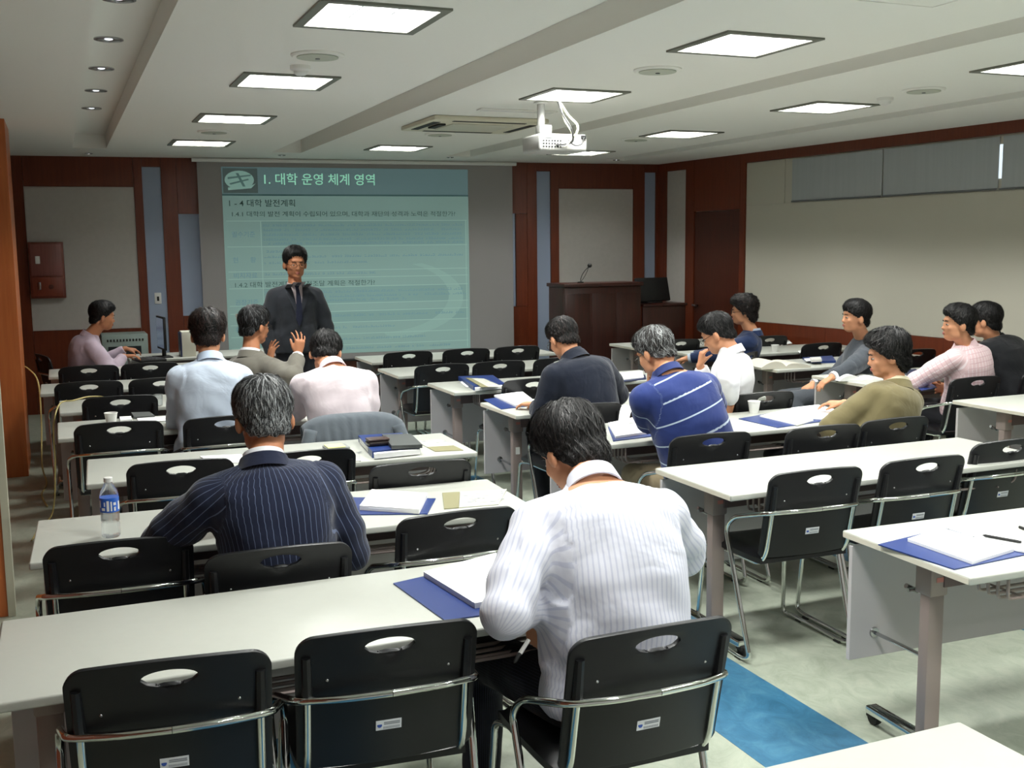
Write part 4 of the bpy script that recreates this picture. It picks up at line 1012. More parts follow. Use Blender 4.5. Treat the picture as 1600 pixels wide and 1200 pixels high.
# ================================================================ PEOPLE
def nrm(v): v = np.asarray(v, float); return v/max(np.linalg.norm(v), 1e-9)
def cap_chain(mb, pts, rad, seg=14, ends=(True, True), flat=None):
    """tapered limb: cones between joints, balls on the joints"""
    pts = [Vector(p) for p in pts]
    for i in range(len(pts)-1):
        a, b = pts[i], pts[i+1]; d = b-a
        if d.length < 1e-5: continue
        ra, rb = rad[i], rad[i+1]; mb.tube([a, a.lerp(b, .5), b], [ra, (ra+rb)/2, rb], seg)
    for i, p in enumerate(pts):
        if i == 0 and not ends[0]: continue
        if i == len(pts)-1 and not ends[1]: continue
        mb.ball(p, rad[i], seg=seg, rings=9)
def loft(mb, rings, seg=24):
    """rings: (centre, U half vector, V half vector, squareness)"""
    vs = []
    for c, U, V, e in rings:
        for k in range(seg):
            a = 2*math.pi*k/seg; ca, sa = math.cos(a), math.sin(a)
            x = math.copysign(abs(ca)**e, ca); y = math.copysign(abs(sa)**e, sa); vs.append(Vector(c)+Vector(U)*x+Vector(V)*y)
    n = len(rings); fs = []
    for i in range(n-1):
        for k in range(seg): fs.append((i*seg+k, i*seg+(k+1) % seg, (i+1)*seg+(k+1) % seg, (i+1)*seg+k))
    fs += [tuple(range(seg))[::-1], tuple((n-1)*seg+k for k in range(seg))]
    mb.add(vs, fs)
def remesh(mb, name, m, parent, vox, smooth=4, fac=.5, weave=None, fold=0, seed=0, keep=None):
    me = mb.mesh('tmp', m); bm = bmesh.new(); bm.from_mesh(me); bmesh.ops.recalc_face_normals(bm, faces=bm.faces); bm.to_mesh(me); bm.free()
    o = bpy.data.objects.new('tmp', me); C.objects.link(o)
    md = o.modifiers.new('r', 'REMESH'); md.mode = 'VOXEL'; md.voxel_size = vox
    sm = o.modifiers.new('s', 'SMOOTH'); sm.factor = fac; sm.iterations = smooth
    m2 = bpy.data.meshes.new_from_object(o.evaluated_get(bpy.context.evaluated_depsgraph_get())); bpy.data.objects.remove(o); bpy.data.meshes.remove(me)
    m2.materials.clear(); m2.materials.append(m)
    n = len(m2.vertices); co = np.empty(n*3); m2.vertices.foreach_get('co', co); co = co.reshape(-1, 3)
    if weave is not None:
        w, prox = weave(co)
        if fold:
            no = np.empty(n*3); m2.vertices.foreach_get('normal', no); no = no.reshape(-1, 3)
            q = w*np.array([1, 1, 0]); s = seed*1.7
            f = (np.sin(w[:, 1]*58+3.1*np.sin(w[:, 0]*14+s)+s)*.5+np.sin(w[:, 1]*31+w[:, 0]*22+2.2*np.sin(w[:, 0]*9-s)+1.3*s)*.7+np.sin(w[:, 0]*37+2.5*np.sin(w[:, 1]*11+s))*.45)
            co = co+no*(f*fold*prox)[:, None]; m2.vertices.foreach_set('co', co.ravel())
        at_ = m2.attributes.new('weave', 'FLOAT_VECTOR', 'POINT'); at_.data.foreach_set('vector', w.astype(np.float32).ravel())
    o = link(bpy.data.objects.new(name, m2), parent); m2.polygons.foreach_set('use_smooth', [True]*len(m2.polygons)); m2.update()
    return o
def ik(S, W, l1, l2, pole):
    S, W, pole = Vector(S), Vector(W), Vector(pole); d = W-S; L = d.length
    if L > (l1+l2)*.995: W = S+d.normalized()*(l1+l2)*.995; d = W-S; L = d.length
    a = (l1*l1-l2*l2+L*L)/(2*L); h = math.sqrt(max(l1*l1-a*a, 0)); u = d.normalized(); p = (pole-u*pole.dot(u))
    p = p.normalized() if p.length > 1e-5 else Vector((0, 0, -1))
    return S+u*a+p*h, W
# head made of ellipsoids, in head coordinates (x right, y forward, z up)
HEADP = [((0, -.012, .035), (.077, .096, .083)), ((0, .022, -.02), (.066, .074, .088)), ((0, .042, -.082), (.038, .044, .034)), ((.03, .012, -.062), (.034, .052, .040)), ((-.03, .012, -.062), (.034, .052, .040)),
         ((0, .072, .032), (.050, .024, .016)), ((0, .0, .06), (.072, .085, .062)), ((0, -.04, -.03), (.060, .058, .06)), ((.036, .058, -.025), (.024, .026, .022)), ((-.036, .058, -.025), (.024, .026, .022))]
def head_R(D):
    """distance from the head centre to the skull skin along unit directions D"""
    R = np.zeros(len(D))
    for c, r in HEADP:
        c = np.array(c); r = np.array(r); a = ((D/r)**2).sum(1); b = -2*((D*c)/(r*r)).sum(1); k = ((c/r)**2).sum()-1
        disc = b*b-4*a*k; ok = disc > 0; t = np.where(ok, (-b+np.sqrt(np.maximum(disc, 0)))/(2*a), 0); R = np.maximum(R, t)
    return R
def sstep(a, b, x): t = np.clip((x-a)/(b-a), 0, 1); return t*t*(3-2*t)
def hair_mask(D, nape=-.62, front=.60, side=-.15):
    """1 where hair grows; D unit directions in head coordinates"""
    az = np.arctan2(np.abs(D[:, 0]), D[:, 1])                     # 0 front .. pi back
    lim = np.interp(az, [0, .45, .85, 1.25, 1.55, 1.9, 2.4, math.pi], [front, front-.02, front-.18, .12, side, -.34, nape+.02, nape])
    lim = lim+.035*np.sin(D[:, 0]*23)*np.cos(D[:, 1]*19)+.03*np.sin(D[:, 0]*47+D[:, 1]*31)
    return sstep(-.04, .05, D[:, 2]-lim)
def make_hair(M, parent, mats, thick=.014, top=.012, nape=-.62, front=.60, side=-.15, strands=900, slen=.05, messy=.55, wid=.0028, bushy=0, seed=1, part=.0, mixf=.3, name='hair', curl=0):
    g = np.random.default_rng(seed); nth, nph = 40, 64
    th = np.linspace(0.001, math.pi*.86, nth); ph = np.linspace(0, 2*math.pi, nph, endpoint=False)
    D = np.array([[math.sin(t)*math.sin(p), math.sin(t)*math.cos(p), math.cos(t)] for t in th for p in ph])
    def surf(D, extra=0):
        m = hair_mask(D, nape, front, side); up = sstep(.0, .9, D[:, 2]); back = sstep(.2, -.6, D[:, 1])
        lump = np.sin(D[:, 0]*17+seed)*np.sin(D[:, 1]*15+2*seed)*np.sin(D[:, 2]*19)+.6*np.sin(D[:, 0]*37+D[:, 2]*23+seed)
        return head_R(D)+(-.010)+m*(.010+thick*(1+.5*bushy*back)+top*up+lump*.0020*(1+2.2*bushy+2*messy))+extra
    P = D*surf(D)[:, None]; vs = P.tolist(); fs = []
    for i in range(nth-1):
        for k in range(nph): fs.append((i*nph+k, (i+1)*nph+k, (i+1)*nph+(k+1) % nph, i*nph+(k+1) % nph))
    fs.append(tuple((nth-1)*nph+k for k in range(nph))); fs.append(tuple(range(nph))[::-1])
    mb = MB(); mb.add([M @ Vector(v) for v in vs], fs, 0)
    # locks of hair as thin tapered strips running down and outward from the crown
    def un(A): return A/np.maximum(np.linalg.norm(A, axis=-1, keepdims=True), 1e-9)
    crown = nrm([part, -.35, 1]); D0 = un(g.normal(size=(strands*4, 3))); D0 = D0[hair_mask(D0, nape, front, side) > .35][:strands]; n = len(D0)
    flow = un(D0-crown*(D0@crown)[:, None]); t = un(flow+np.array([0, -.1, -.55])*(1-np.maximum(D0[:, 2], 0))[:, None]+g.normal(size=(n, 3))*messy*.6)
    t = un(t-D0*(t*D0).sum(1)[:, None]); sd_ = un(np.cross(D0, t)); L = slen*g.uniform(.6, 1.3, n); K = 4
    lift = g.uniform(.2, 1, n)*(.004+.016*messy); ph0 = g.uniform(0, 6, n); w = wid*g.uniform(.6, 1.3, n); PT = []
    for k in range(K+1):
        a = k/K; dd = un(D0+t*(L*a/.1)[:, None]+sd_*(curl*.25*np.sin(a*4+ph0))[:, None]); r = surf(dd)+.0012+lift*a**1.3*(1-.25*a); PT.append(dd*r[:, None])
    keep = hair_mask(un(PT[-1]), nape-.10, front-.12, side-.16) > .3; idx = np.nonzero(keep)[0]; q = np.zeros((len(idx), K+1, 2, 3))
    for k in range(K+1):
        ww = (w*(1-.8*(k/K)**2))[idx, None]; q[:, k, 0] = PT[k][idx]-sd_[idx]*ww/2; q[:, k, 1] = PT[k][idx]+sd_[idx]*ww/2
    Mn = np.array(M); V = q.reshape(-1, 3)@Mn[:3, :3].T+Mn[:3, 3]; mi = (g.random(len(idx)) < mixf).astype(int)
    o = len(mb.v); mb.v += V.tolist(); mb.f += [(o+b0, o+b0+1, o+b0+3, o+b0+2) for e in range(len(idx)) for b0 in range(e*(2*K+2), e*(2*K+2)+2*K, 2)]; mb.m += np.repeat(mi, K).tolist()
    me = mb.mesh(name, mats); me.polygons.foreach_set('use_smooth', [True]*len(me.polygons)); return link(bpy.data.objects.new(name, me), parent)
def hand(mb, W, d, n, thumb, curl=.35, spread=.12, sc=1.0, body_seg=10, thumb_open=.6):
    """hand at wrist W pointing along d, palm facing n; thumb = +1/-1 along d x n"""
    W = Vector(W); d = Vector(d).normalized(); n = Vector(n); n = (n-d*n.dot(d)).normalized(); s = d.cross(n)*thumb
    rings = []
    for t, hw, ht in ((-.02, .027, .02), (0, .026, .019), (.025, .032, .017), (.06, .040, .015), (.088, .041, .013), (.095, .036, .010)):
        rings.append((W+d*t*sc, s*hw*sc, n*ht*sc, .8))
    loft(mb, rings, 16)
    for i, (off, ln, r) in enumerate(((.030, .070, .0085), (.010, .079, .009), (-.010, .074, .0085), (-.029, .058, .0075))):
        base = W+d*(.086-.004*abs(off)*30)*sc+s*off*sc
        dr = (d+s*(off/.03)*spread).normalized(); pts = [base-dr*.02*sc, base]; a = curl*(1+.12*i); dirn = dr.copy(); p = base
        for k, fr in enumerate((.46, .30, .24)):
            dirn = (dirn*math.cos(a*(.7 if k == 0 else 1))+n*math.sin(a*(.7 if k == 0 else 1))).normalized(); p = p+dirn*ln*fr*sc; pts.append(p)
        cap_chain(mb, pts, [r*sc*1.05, r*sc, r*sc*.93, r*sc*.85, r*sc*.72], 8)
    b = W+d*.02*sc+s*.022*sc; t0 = (d*.75+s*thumb_open+n*.35).normalized(); p1 = b+t0*.034*sc; t1 = (d*.95+s*.35*thumb_open+n*(.2+curl*.5)).normalized(); p2 = p1+t1*.03*sc; p3 = p2+(t1+n*curl*.4).normalized()*.024*sc
    cap_chain(mb, [b, p1, p2, p3], [.015*sc, .0115*sc, .010*sc, .008*sc], 8)

class Fig: pass
def person(label, P, N, H, byaw=0, hyaw=0, hpitch=0, hroll=0, arms=None, legs=None, top='shirt', topm=None, legm=None, skin=SKIN, hairm=None, hair=None, fit=1.0, wide=1.0,
           vox=.011, bvox=.0075, collar=True, collarm=None, undershirt=None, fold=.005, sleeve=1.0, face=True, glasses=False, standing=False, round_back=.06, seed=1, shoem=None, head_sc=1.0, belly=0, sh_drop=0.025):
    """P pelvis, N base of the neck, H centre of the head, all world positions"""
    P, N, H = Vector(P), Vector(N), Vector(H)
    root = thing('person', label, 'person', (P.x, P.y, 0)); O = Vector((P.x, P.y, 0)); P = P-O; N = N-O; H = H-O
    f = Vector((-math.sin(byaw), math.cos(byaw), 0)); r = Vector((math.cos(byaw), math.sin(byaw), 0))
    ax = (N-P).normalized(); r = (r-ax*r.dot(ax)*.35).normalized(); fw = ax.cross(r)*-1; fw = r.cross(ax)*-1 if fw.dot(f) < 0 else fw
    if fw.dot(f) < 0: fw = -fw
    mid = P.lerp(N, .55)-fw*round_back
    def sp(t): return P.lerp(mid, t).lerp(mid.lerp(N, t), t)
    def rings(inf, prof, t0=0, t1=1):
        out = []
        for t, hw, hd, e in prof:
            if t < t0-1e-6 or t > t1+1e-6: continue
            c = sp(t); tg = (sp(min(t+.02, 1))-sp(max(t-.02, 0))).normalized(); rr = (r-tg*r.dot(tg)*.4).normalized(); vv = tg.cross(rr).normalized()
            out.append((c, rr*(hw*wide+inf), vv*(hd*wide**.5+inf), e))
        return out
    L_ = (N-P).length
    prof = [(-.0, .165, .115, .85), (.12, .165, .115, .85), (.3, .150+belly, .112+belly, .9), (.5, .158+belly*.6, .118+belly*.6, .9), (.66, .170, .120, .88), (.78, .174, .112, .88), (.85, .160, .100, .9), (.91, .128, .084, .95), (.96, .092, .072, 1), (1.0, .066, .062, 1)]
    sh = [sp(.845)+r*sd*(.168*wide)-Vector((0, 0, sh_drop)) for sd in (-1, 1)]
    neck_top = H+Vector((0, 0, 0))
    # head frame
    hf = Matrix.Rotation(hyaw, 3, 'Z') @ Matrix.Rotation(hpitch, 3, 'X') @ Matrix.Rotation(hroll, 3, 'Y')
    HM = Matrix.Translation(H) @ hf.to_4x4() @ Matrix.Scale(head_sc, 4)
    # arms
    A = []
    for i, sd in enumerate((-1, 1)):
        a = (arms or [{}, {}])[i]; S = sh[i]
        W = Vector(a['w'])-O if 'w' in a else S+Vector((0, 0, -.45))+f*.2
        E, W = ik(S, W, .29, .255, Vector(a.get('pole', (r*sd*.5-f*.4+Vector((0, 0, -1))))))
        if 'e' in a:
            E = S+(Vector(a['e'])-O-S).normalized()*.285; W0 = Vector(a['w'])-O; W = E+(W0-E).normalized()*min(.255, max(.2, (W0-E).length))
        d = Vector(a['d']) if 'd' in a else (W-E).normalized()
        A.append((S, E, W, d, a))
    # legs
    Lg = []
    for i, sd in enumerate((-1, 1)):
        hp = P+r*sd*.085+Vector((0, 0, -.02))
        if standing: kn = hp+Vector((sd*.01, .0, -.42)); an = Vector((hp.x+r.x*sd*.03, hp.y+r.y*sd*.03, .085)); kn = hp.lerp(an, .5)+f*.02
        else:
            kn = Vector((P.x, P.y, 0))+r*sd*.15+f*.44+Vector((0, 0, .50)); an = kn-f*.06+Vector((0, 0, -.415))
            if legs and legs[i]: kn = Vector(legs[i][0])-O; an = Vector(legs[i][1])-O
        Lg.append((hp, kn, an))
    # ---- body: one continuous skin surface
    mb = MB(); loft(mb, rings(-.004, prof))
    nb = sp(.97); cap_chain(mb, [nb, HM @ Vector((0, -.022, -.075))], [.062, .054])
    for c, rad in HEADP: mb.ball(HM @ Vector(c), [x*head_sc for x in rad], M=HM.to_3x3().normalized().to_4x4(), seg=20, rings=14)
    for c, rad in (((0, .096, -.028), (.013, .017, .012)), ((0, .090, -.005), (.009, .012, .026)), ((0, .088, -.063), (.021, .010, .010)), ((0, .078, -.088), (.018, .012, .014)), ((.012, .090, -.031), (.008, .010, .008)), ((-.012, .090, -.031), (.008, .010, .008))):
        mb.ball(HM @ Vector(c), [x*head_sc for x in rad], M=HM.to_3x3().normalized().to_4x4(), seg=12, rings=8)
    for sd in (-1, 1):
        mb.ball(HM @ Vector((sd*.083, -.008, -.012)), (.012*head_sc, .022*head_sc, .034*head_sc), M=(HM.to_3x3().normalized() @ Matrix.Rotation(sd*R_(22), 3, 'Z') @ Matrix.Rotation(R_(-10), 3, 'X')).to_4x4(), seg=14, rings=10)
    for (S, E, W, d, a), sd in zip(A, (-1, 1)):
        cap_chain(mb, [sp(.86)+r*sd*.10, S, E, W], [.055, .055, .040, .027], 14)
        n = Vector(a.get('n', (0, 0, -1)))
        dd = d.normalized(); s = dd.cross((n-dd*n.dot(dd)).normalized())
        th = a.get('thumb'); th = th if th else (1 if s.dot(-r*sd) > 0 else -1)
        hand(mb, W, dd, n, th, a.get('curl', .4), a.get('spread', .12), a.get('hs', 1.0))
    for hp, kn, an in Lg:
        cap_chain(mb, [hp, kn, an], [.078, .052, .036], 14)
    body = remesh(mb, 'body', skin, root, bvox, 3, .5)
    # ---- clothes
    segs = []                              # for the weave: (a, b, radius, offset)
    def weave(co):
        co = np.asarray(co); ts = np.linspace(0, 1, 21); Sp = np.array([sp(t) for t in ts]); dist = ((co[:, None]-Sp[None])**2).sum(2); k = dist.argmin(1); dT = np.sqrt(dist.min(1))-.105
        rr = np.array(r); ff = np.array(fw); rel = co-Sp[k]; lat = rel@rr; dep = rel@ff
        tc_ = Sp[np.minimum(k+1, 20)]-Sp[np.maximum(k-1, 0)]; tc_ = tc_/np.linalg.norm(tc_, axis=1)[:, None]; al_ = ts[k]*L_+(rel*tc_).sum(1)*1.0
        w = np.stack([np.arctan2(lat/.17, -dep/.12)*.165, al_, np.zeros(len(co))], 1); best = dT.copy(); prox = np.full(len(co), .8)
        prox = .35+.65*np.clip(1.0-np.abs(ts[k]-.12)/.35, 0, 1)
        for i, (S, E, W, d, a) in enumerate(A):
            off = 0
            for (a0, b0, ra) in ((S, E, .055), (E, W, .04)):
                a0 = np.array(a0); b0 = np.array(b0); ab = b0-a0; Ls = np.linalg.norm(ab); u = ab/max(Ls, 1e-6); t = np.clip(((co-a0)@u)/Ls, 0, 1); q = a0+t[:, None]*ab; dd = np.linalg.norm(co-q, axis=1)-ra
                if off == 0: dd = dd+.02*(t < .25)
                sel = dd < best
                x = nrm(np.cross(u, [0.3, .2, 1])); y = np.cross(u, x); rel = co-q; ang = np.arctan2(rel@x, rel@y)
                w[sel, 0] = (ang*.05)[sel]+1.0+i; w[sel, 1] = (-(t*Ls+off))[sel]+.55*L_*1.0; best = np.where(sel, dd, best); pr = 1.0-.5*np.abs(t-(1 if off == 0 else 0)); prox = np.where(sel, pr*.9, prox); off += Ls
        return w, prox
    def wleg(co):
        co = np.asarray(co); best = np.full(len(co), 9.); w = np.zeros((len(co), 3)); prox = np.full(len(co), .6)
        for i, (hp, kn, an) in enumerate(Lg):
            off = 0
            for a0, b0 in ((hp, kn), (kn, an)):
                a0 = np.array(a0); b0 = np.array(b0); ab = b0-a0; Ls = np.linalg.norm(ab); u = ab/Ls; t = np.clip(((co-a0)@u)/Ls, 0, 1); q = a0+t[:, None]*ab; dd = np.linalg.norm(co-q, axis=1)
                x = nrm(np.cross(u, np.array(r))); y = np.cross(u, x); rel = co-q; ang = np.arctan2(rel@x, rel@y); sel = dd < best
                w[sel, 0] = (ang*.08)[sel]+i; w[sel, 1] = (t*Ls+off)[sel]; best = np.where(sel, dd, best); off += Ls
        return w, prox
    inf = {'shirt': .014, 'polo': .014, 'suit': .024}[top]*fit
    mb = MB(); pr2 = [p_ for p_ in prof if p_[0] <= .95]
    low = -.10 if top == 'suit' else -.03
    rg = rings(inf, [(.0, .170, .122, .85)]+[q for q in pr2 if q[0] > .05])
    c0 = sp(0); axd = (sp(.05)-sp(0)).normalized(); U0, V0 = rg[0][1], rg[0][2]
    rg = [(c0+axd*low, U0, V0, .85)]+rg
    rg.append((sp(1.0), r*(.068+inf*.4), fw*(.066+inf*.4), 1)); rg.append((sp(1.0)+(sp(1)-sp(.97)).normalized()*.018, r*(.062+inf*.3), fw*(.060+inf*.3), 1)); loft(mb, rg, 28)
    if top == 'suit':
        for i, sd in enumerate((-1, 1)): mb.ball(sh[i]+Vector((0, 0, .008))-r*sd*.03, (.064, .060, .042), M=Matrix((r, fw, ax)).transposed().to_4x4(), seg=16, rings=10)
    for (S, E, W, d, a), sd in zip(A, (-1, 1)):
        full = top != 'polo'
        up0, el, wr_ = .062+inf*.6, .050+inf*.8, .034+inf*.7
        cap_chain(mb, [sp(.83)+r*sd*.08, S], [.075+inf*.3, up0], 16)
        if full:
            We = E.lerp(W, .95 if top == 'shirt' else .90) if sleeve >= 1 else E.lerp(W, sleeve)
            cap_chain(mb, [S, S.lerp(E, .5), E, We], [up0, (up0+el)/2+.004, el, wr_], 16, (True, False))
            if top == 'shirt' and sleeve >= 1: pass
        else:
            cap_chain(mb, [S, S.lerp(E, .80)], [up0, el+.012], 16, (True, False))
    jacket = remesh(mb, {'shirt': 'shirt', 'polo': 'polo_shirt', 'suit': 'jacket'}[top], topm, root, vox, 5, .5, weave, fold, seed)
    mb = MB()
    loft(mb, rings(.0, [(-.0, .160, .112, .85), (.05, .160, .112, .85), (.11, .152+belly*.5, .108+belly*.5, .9)]))
    for hp, kn, an in Lg:
        cap_chain(mb, [P+Vector((0, 0, -.02)), hp+Vector((0, 0, -.01)), hp.lerp(kn, .5), kn, kn.lerp(an, .6), an+Vector((0, 0, .02))], [.088, .090, .086, .070, .060, .056], 14, (True, False))
    remesh(mb, 'trousers', legm, root, vox*1.1, 4, .5, wleg, .003, seed)
    for (hp, kn, an), sd in zip(Lg, (-1, 1)):
        fd = (f+r*sd*.12).normalized(); m_ = MB(); b0 = Vector((an.x, an.y, 0))
        loft(m_, [(b0-fd*.075+Vector((0, 0, z0)), fd.cross(Vector((0, 0, 1)))*w_, Vector((0, 0, h_)), .8) for z0, w_, h_ in ((.035, .02, .025),)]+
             [(b0+fd*t+Vector((0, 0, h_)), fd.cross(Vector((0, 0, 1)))*w_, Vector((0, 0, h_)), .75) for t, w_, h_ in ((-.06, .033, .040), (-.02, .037, .045), (.04, .040, .040), (.10, .045, .030), (.15, .042, .024), (.185, .028, .018), (.195, .01, .010))], 18)
        m_.build('shoe', shoem or RUBBER, root, True, 180)
    # collars
    nd = ((HM @ Vector((0, -.02, -.07)))-N).normalized(); nd = ((sp(1)-sp(.93)).normalized()*.62+nd*.38+Vector((0, 0, .15))).normalized()
    if collar:
        rr2 = (r-nd*r.dot(nd)).normalized(); vv2 = rr2.cross(nd)
        def band(z0, z1, r0, r1, th_, name, m, gap, yo=.0, par=root):
            mb = MB(); seg = 34; vs = []; 
            for zz, ro in ((z0, r0), (z1, r1)):
                for inner in (0, 1):
                    for k in range(seg+1):
                        a_ = -math.pi/2 + gap+(2*math.pi-2*gap)*k/seg     # opening towards the front
                        e = abs(math.sin((a_+math.pi/2)/2))
                        c = N+nd*(zz*(1.0)-(.030*(1-e)))+vv2*yo; q = rr2*math.cos(a_)*(ro-inner*th_)+(-vv2 if vv2.dot(fw) < 0 else vv2)*-math.sin(a_)*(ro-inner*th_)*1.02
                        vs.append(c+q)
            n = seg+1; fs = []
            for k in range(seg): fs += [(k, k+1, 2*n+k+1, 2*n+k), (n+k+1, n+k, 3*n+k, 3*n+k+1), (2*n+k, 2*n+k+1, 3*n+k+1, 3*n+k), (k+1, k, n+k, n+k+1)]
            fs += [(0, 2*n, 3*n, n), (seg, n+seg, 3*n+seg, 2*n+seg)]
            mb.add(vs, fs); return mb.build(name, m, par, True, 60)
        if top == 'suit':
            band(-.005, .036, .075, .066, .005, 'shirt_collar', undershirt or mat('white_shirt', '#e9ebf0', .8, spec=.2), .25)
            band(-.030, .018, .094, .077, .007, 'jacket_collar', topm, .7 if not standing else 1.15)
        elif top == 'shirt':
            band(-.02, .030, .083, .070, .006, 'collar', collarm or topm, .2)
        else:
            band(-.02, .022, .085, .074, .007, 'collar', collarm or topm, .35)
    if top == 'suit':
        for (S, E, W, d, a) in A:
            u = (W-E).normalized(); m_ = MB(); m_.tube([E.lerp(W, .88), W-u*.004], [.040, .038], 16); m_.build('shirt_cuff', undershirt or mat('white_shirt', '#e9ebf0', .8, spec=.2), root, True)
    # hair and face details
    hk = dict(thick=.012, top=.012, strands=700, seed=seed); hk.update(hair or {})
    make_hair(HM, root, hairm or [HAIRB, HAIRB2], **hk)
    if face:
        for sd in (-1, 1):
            m_ = MB(); mw = MB(); eb = MB()
            mw.ball(HM @ Vector((sd*.031, .0785, -.001)), (.0125, .009, .0055), M=HM.to_3x3().normalized().to_4x4(), seg=12, rings=8)
            m_.ball(HM @ Vector((sd*.031, .0870, -.001)), (.0052, .0035, .0052), M=HM.to_3x3().normalized().to_4x4(), seg=10, rings=6)
            pts = [HM @ Vector((sd*x, y, z)) for x, y, z in ((.014, .096, .020), (.028, .0945, .025), (.045, .082, .021))]
            eb.tube(pts, [.0028, .0034, .0016], 6)
            ey = mw.build('eye', mat('eye_white', '#8f857c', .3), root, True); m_.build('iris', EYE, ey, True); eb.build('eyebrow', (hairm or [HAIRB])[0], root, True)
        lp = MB(); lp.ball(HM @ Vector((0, .0935, -.0585)), (.020, .006, .0045), M=HM.to_3x3().normalized().to_4x4(), seg=12, rings=6); lp.ball(HM @ Vector((0, .0930, -.0665)), (.017, .006, .005), M=HM.to_3x3().normalized().to_4x4(), seg=12, rings=6)
        lp.build('lips', LIP, root, True)
    if glasses:
        gl = MB()
        for sd in (-1, 1):
            c = Vector((sd*.033, .104, -.003)); gl.tube([HM @ (c+Vector((math.cos(a)*.024, -abs(math.cos(a))*sd*0, math.sin(a)*.017))) for a in [2*math.pi*k/18 for k in range(18)]], .0014, 6, closed=True)
            gl.tube([HM @ Vector((sd*.057, .104, .002)), HM @ Vector((sd*.080, .05, .004)), HM @ Vector((sd*.088, -.005, .008))], .0015, 6)
        gl.tube([HM @ Vector((-.010, .105, 0)), HM @ Vector((0, .107, .003)), HM @ Vector((.010, .105, 0))], .0014, 6)
        gl.build('glasses', mat('glasses_frame', '#3a3733', .25, metal=.7), root, True)
    F = Fig(); F.root = root; F.O = O; F.jacket = jacket; F.HM = HM; F.N = N; F.P = P; F.r = r; F.f = f; F.fw = fw; F.sh = sh; F.A = A; F.sp = sp; F.nd = nd
    return F
def cast_patch(F, target, poly_uv, origin, U, V, D, off, th, name, m, n=10):
    """a thin piece of cloth laid on a garment: poly (u,v) in the plane (U,V) at origin, dropped along D onto the target"""
    me = target.data; bvh = BVHTree.FromPolygons([v.co.copy() for v in me.vertices], [p.vertices[:] for p in me.polygons])
    us = [p[0] for p in poly_uv]; vs_ = [p[1] for p in poly_uv]
    # rows between left and right chains: poly given as list of (v, uleft, uright)
    vs = []; rows = poly_uv; cols = n
    for (v, ul, ur) in rows:
        for k in range(cols+1):
            p = origin+U*(ul+(ur-ul)*k/cols)+V*v; h = bvh.ray_cast(p-D*.35, D)
            q = h[0] if h[0] is not None else p
            vs.append(q-D*off)
    R = len(rows); n1 = cols+1; N0 = len(vs); vs2 = vs+[v+D*th for v in vs]; fs = []
    for i in range(R-1):
        for k in range(cols):
            a = i*n1+k; fs.append((a, a+1, a+n1+1, a+n1)); fs.append((a+N0, a+n1+N0, a+n1+1+N0, a+1+N0))
    for i in range(R-1):
        a = i*n1; fs.append((a, a+n1, a+n1+N0, a+N0)); a += cols; fs.append((a+n1, a, a+N0, a+n1+N0))
    for k in range(cols): fs.append((k+1, k, k+N0, k+1+N0)); a = (R-1)*n1+k; fs.append((a, a+1, a+1+N0, a+N0))
    mb = MB(); mb.add(vs2, fs); return mb.build(name, m, F.root, True, 50)

TR_DARK = cloth_mat('charcoal_trouser_cloth', '#1c1d22'); TR_NAVY = cloth_mat('navy_trouser_cloth', '#14182a'); TR_BEIGE = cloth_mat('beige_trouser_cloth', '#a8997c')
TR_GREY = cloth_mat('grey_trouser_cloth', '#43474d')

# 1 man in white striped shirt, nearest
M1 = cloth_mat('white_striped_shirting', '#d0d1dc', '#b4b7cb', 0, .0118, .32, amt=.75, bump=.2)
T1 = cloth_mat('dark_pinstripe_trousering', '#0f1018', '#3c3f52', 0, .008, .14, amt=.8, bump=.2)
c3 = CH['c3']
p1 = person('man in a white finely striped shirt bent over the nearest table, seen from behind', (1.31, 2.44, .545), at(926, 757, 2.60), at(893, 706, 2.80), 0, R_(14), R_(-34), 0,
    arms=[dict(w=at(812, 956, 2.45), e=at(800, 925, 2.42), d=(.12, -.10, -1), n=(.9, .3, .1), curl=.55), dict(w=at(1010, 860, 2.95), pole=(.8, -.3, -.6))], top='shirt', topm=M1, legm=T1, fit=1.3, wide=1.15, vox=.010, bvox=.0065,
    fold=.0075, hairm=[HAIRB, HAIRB2], hair=dict(strands=6500, slen=.075, thick=.016, top=.016, messy=.5, wid=.0034, nape=-.74, mixf=.3), seed=3, round_back=.10, belly=.02, head_sc=1.03, face=True,
    legs=[((1.10, 2.88, .52), (1.06, 2.80, .09)), ((1.47, 2.86, .51), (1.46, 2.78, .09))])
# 2 pinstripe suit, grey hair
M2 = cloth_mat('navy_pinstripe_suiting', '#151c33', '#5c6884', 0, .0165, .10, amt=.9, bump=.25)
p2 = person('grey-haired man in a navy pinstripe suit jacket seated at the left, seen from behind', (.63, 3.46, .545), at(412, 722, 3.50), at(412, 655, 3.60), 0, R_(4), R_(-16), 0,
    arms=[dict(w=at(300, 800, 3.88), e=at(262, 838, 3.60), d=(1, .3, 0)), dict(w=at(500, 790, 3.88), e=at(545, 850, 3.52), d=(-1, .3, 0))], top='suit', topm=M2, legm=T1, fit=1.0, wide=1.06, vox=.011, bvox=.0075, fold=.007,
    hairm=[mat('pepper_hair', '#2b2c2e', .55, spec=.4), HAIRG2], hair=dict(strands=5200, slen=.055, thick=.010, top=.014, messy=.42, wid=.0024, nape=-.58, mixf=.34), seed=5, skin=SKIN2, round_back=.07, head_sc=1.04)
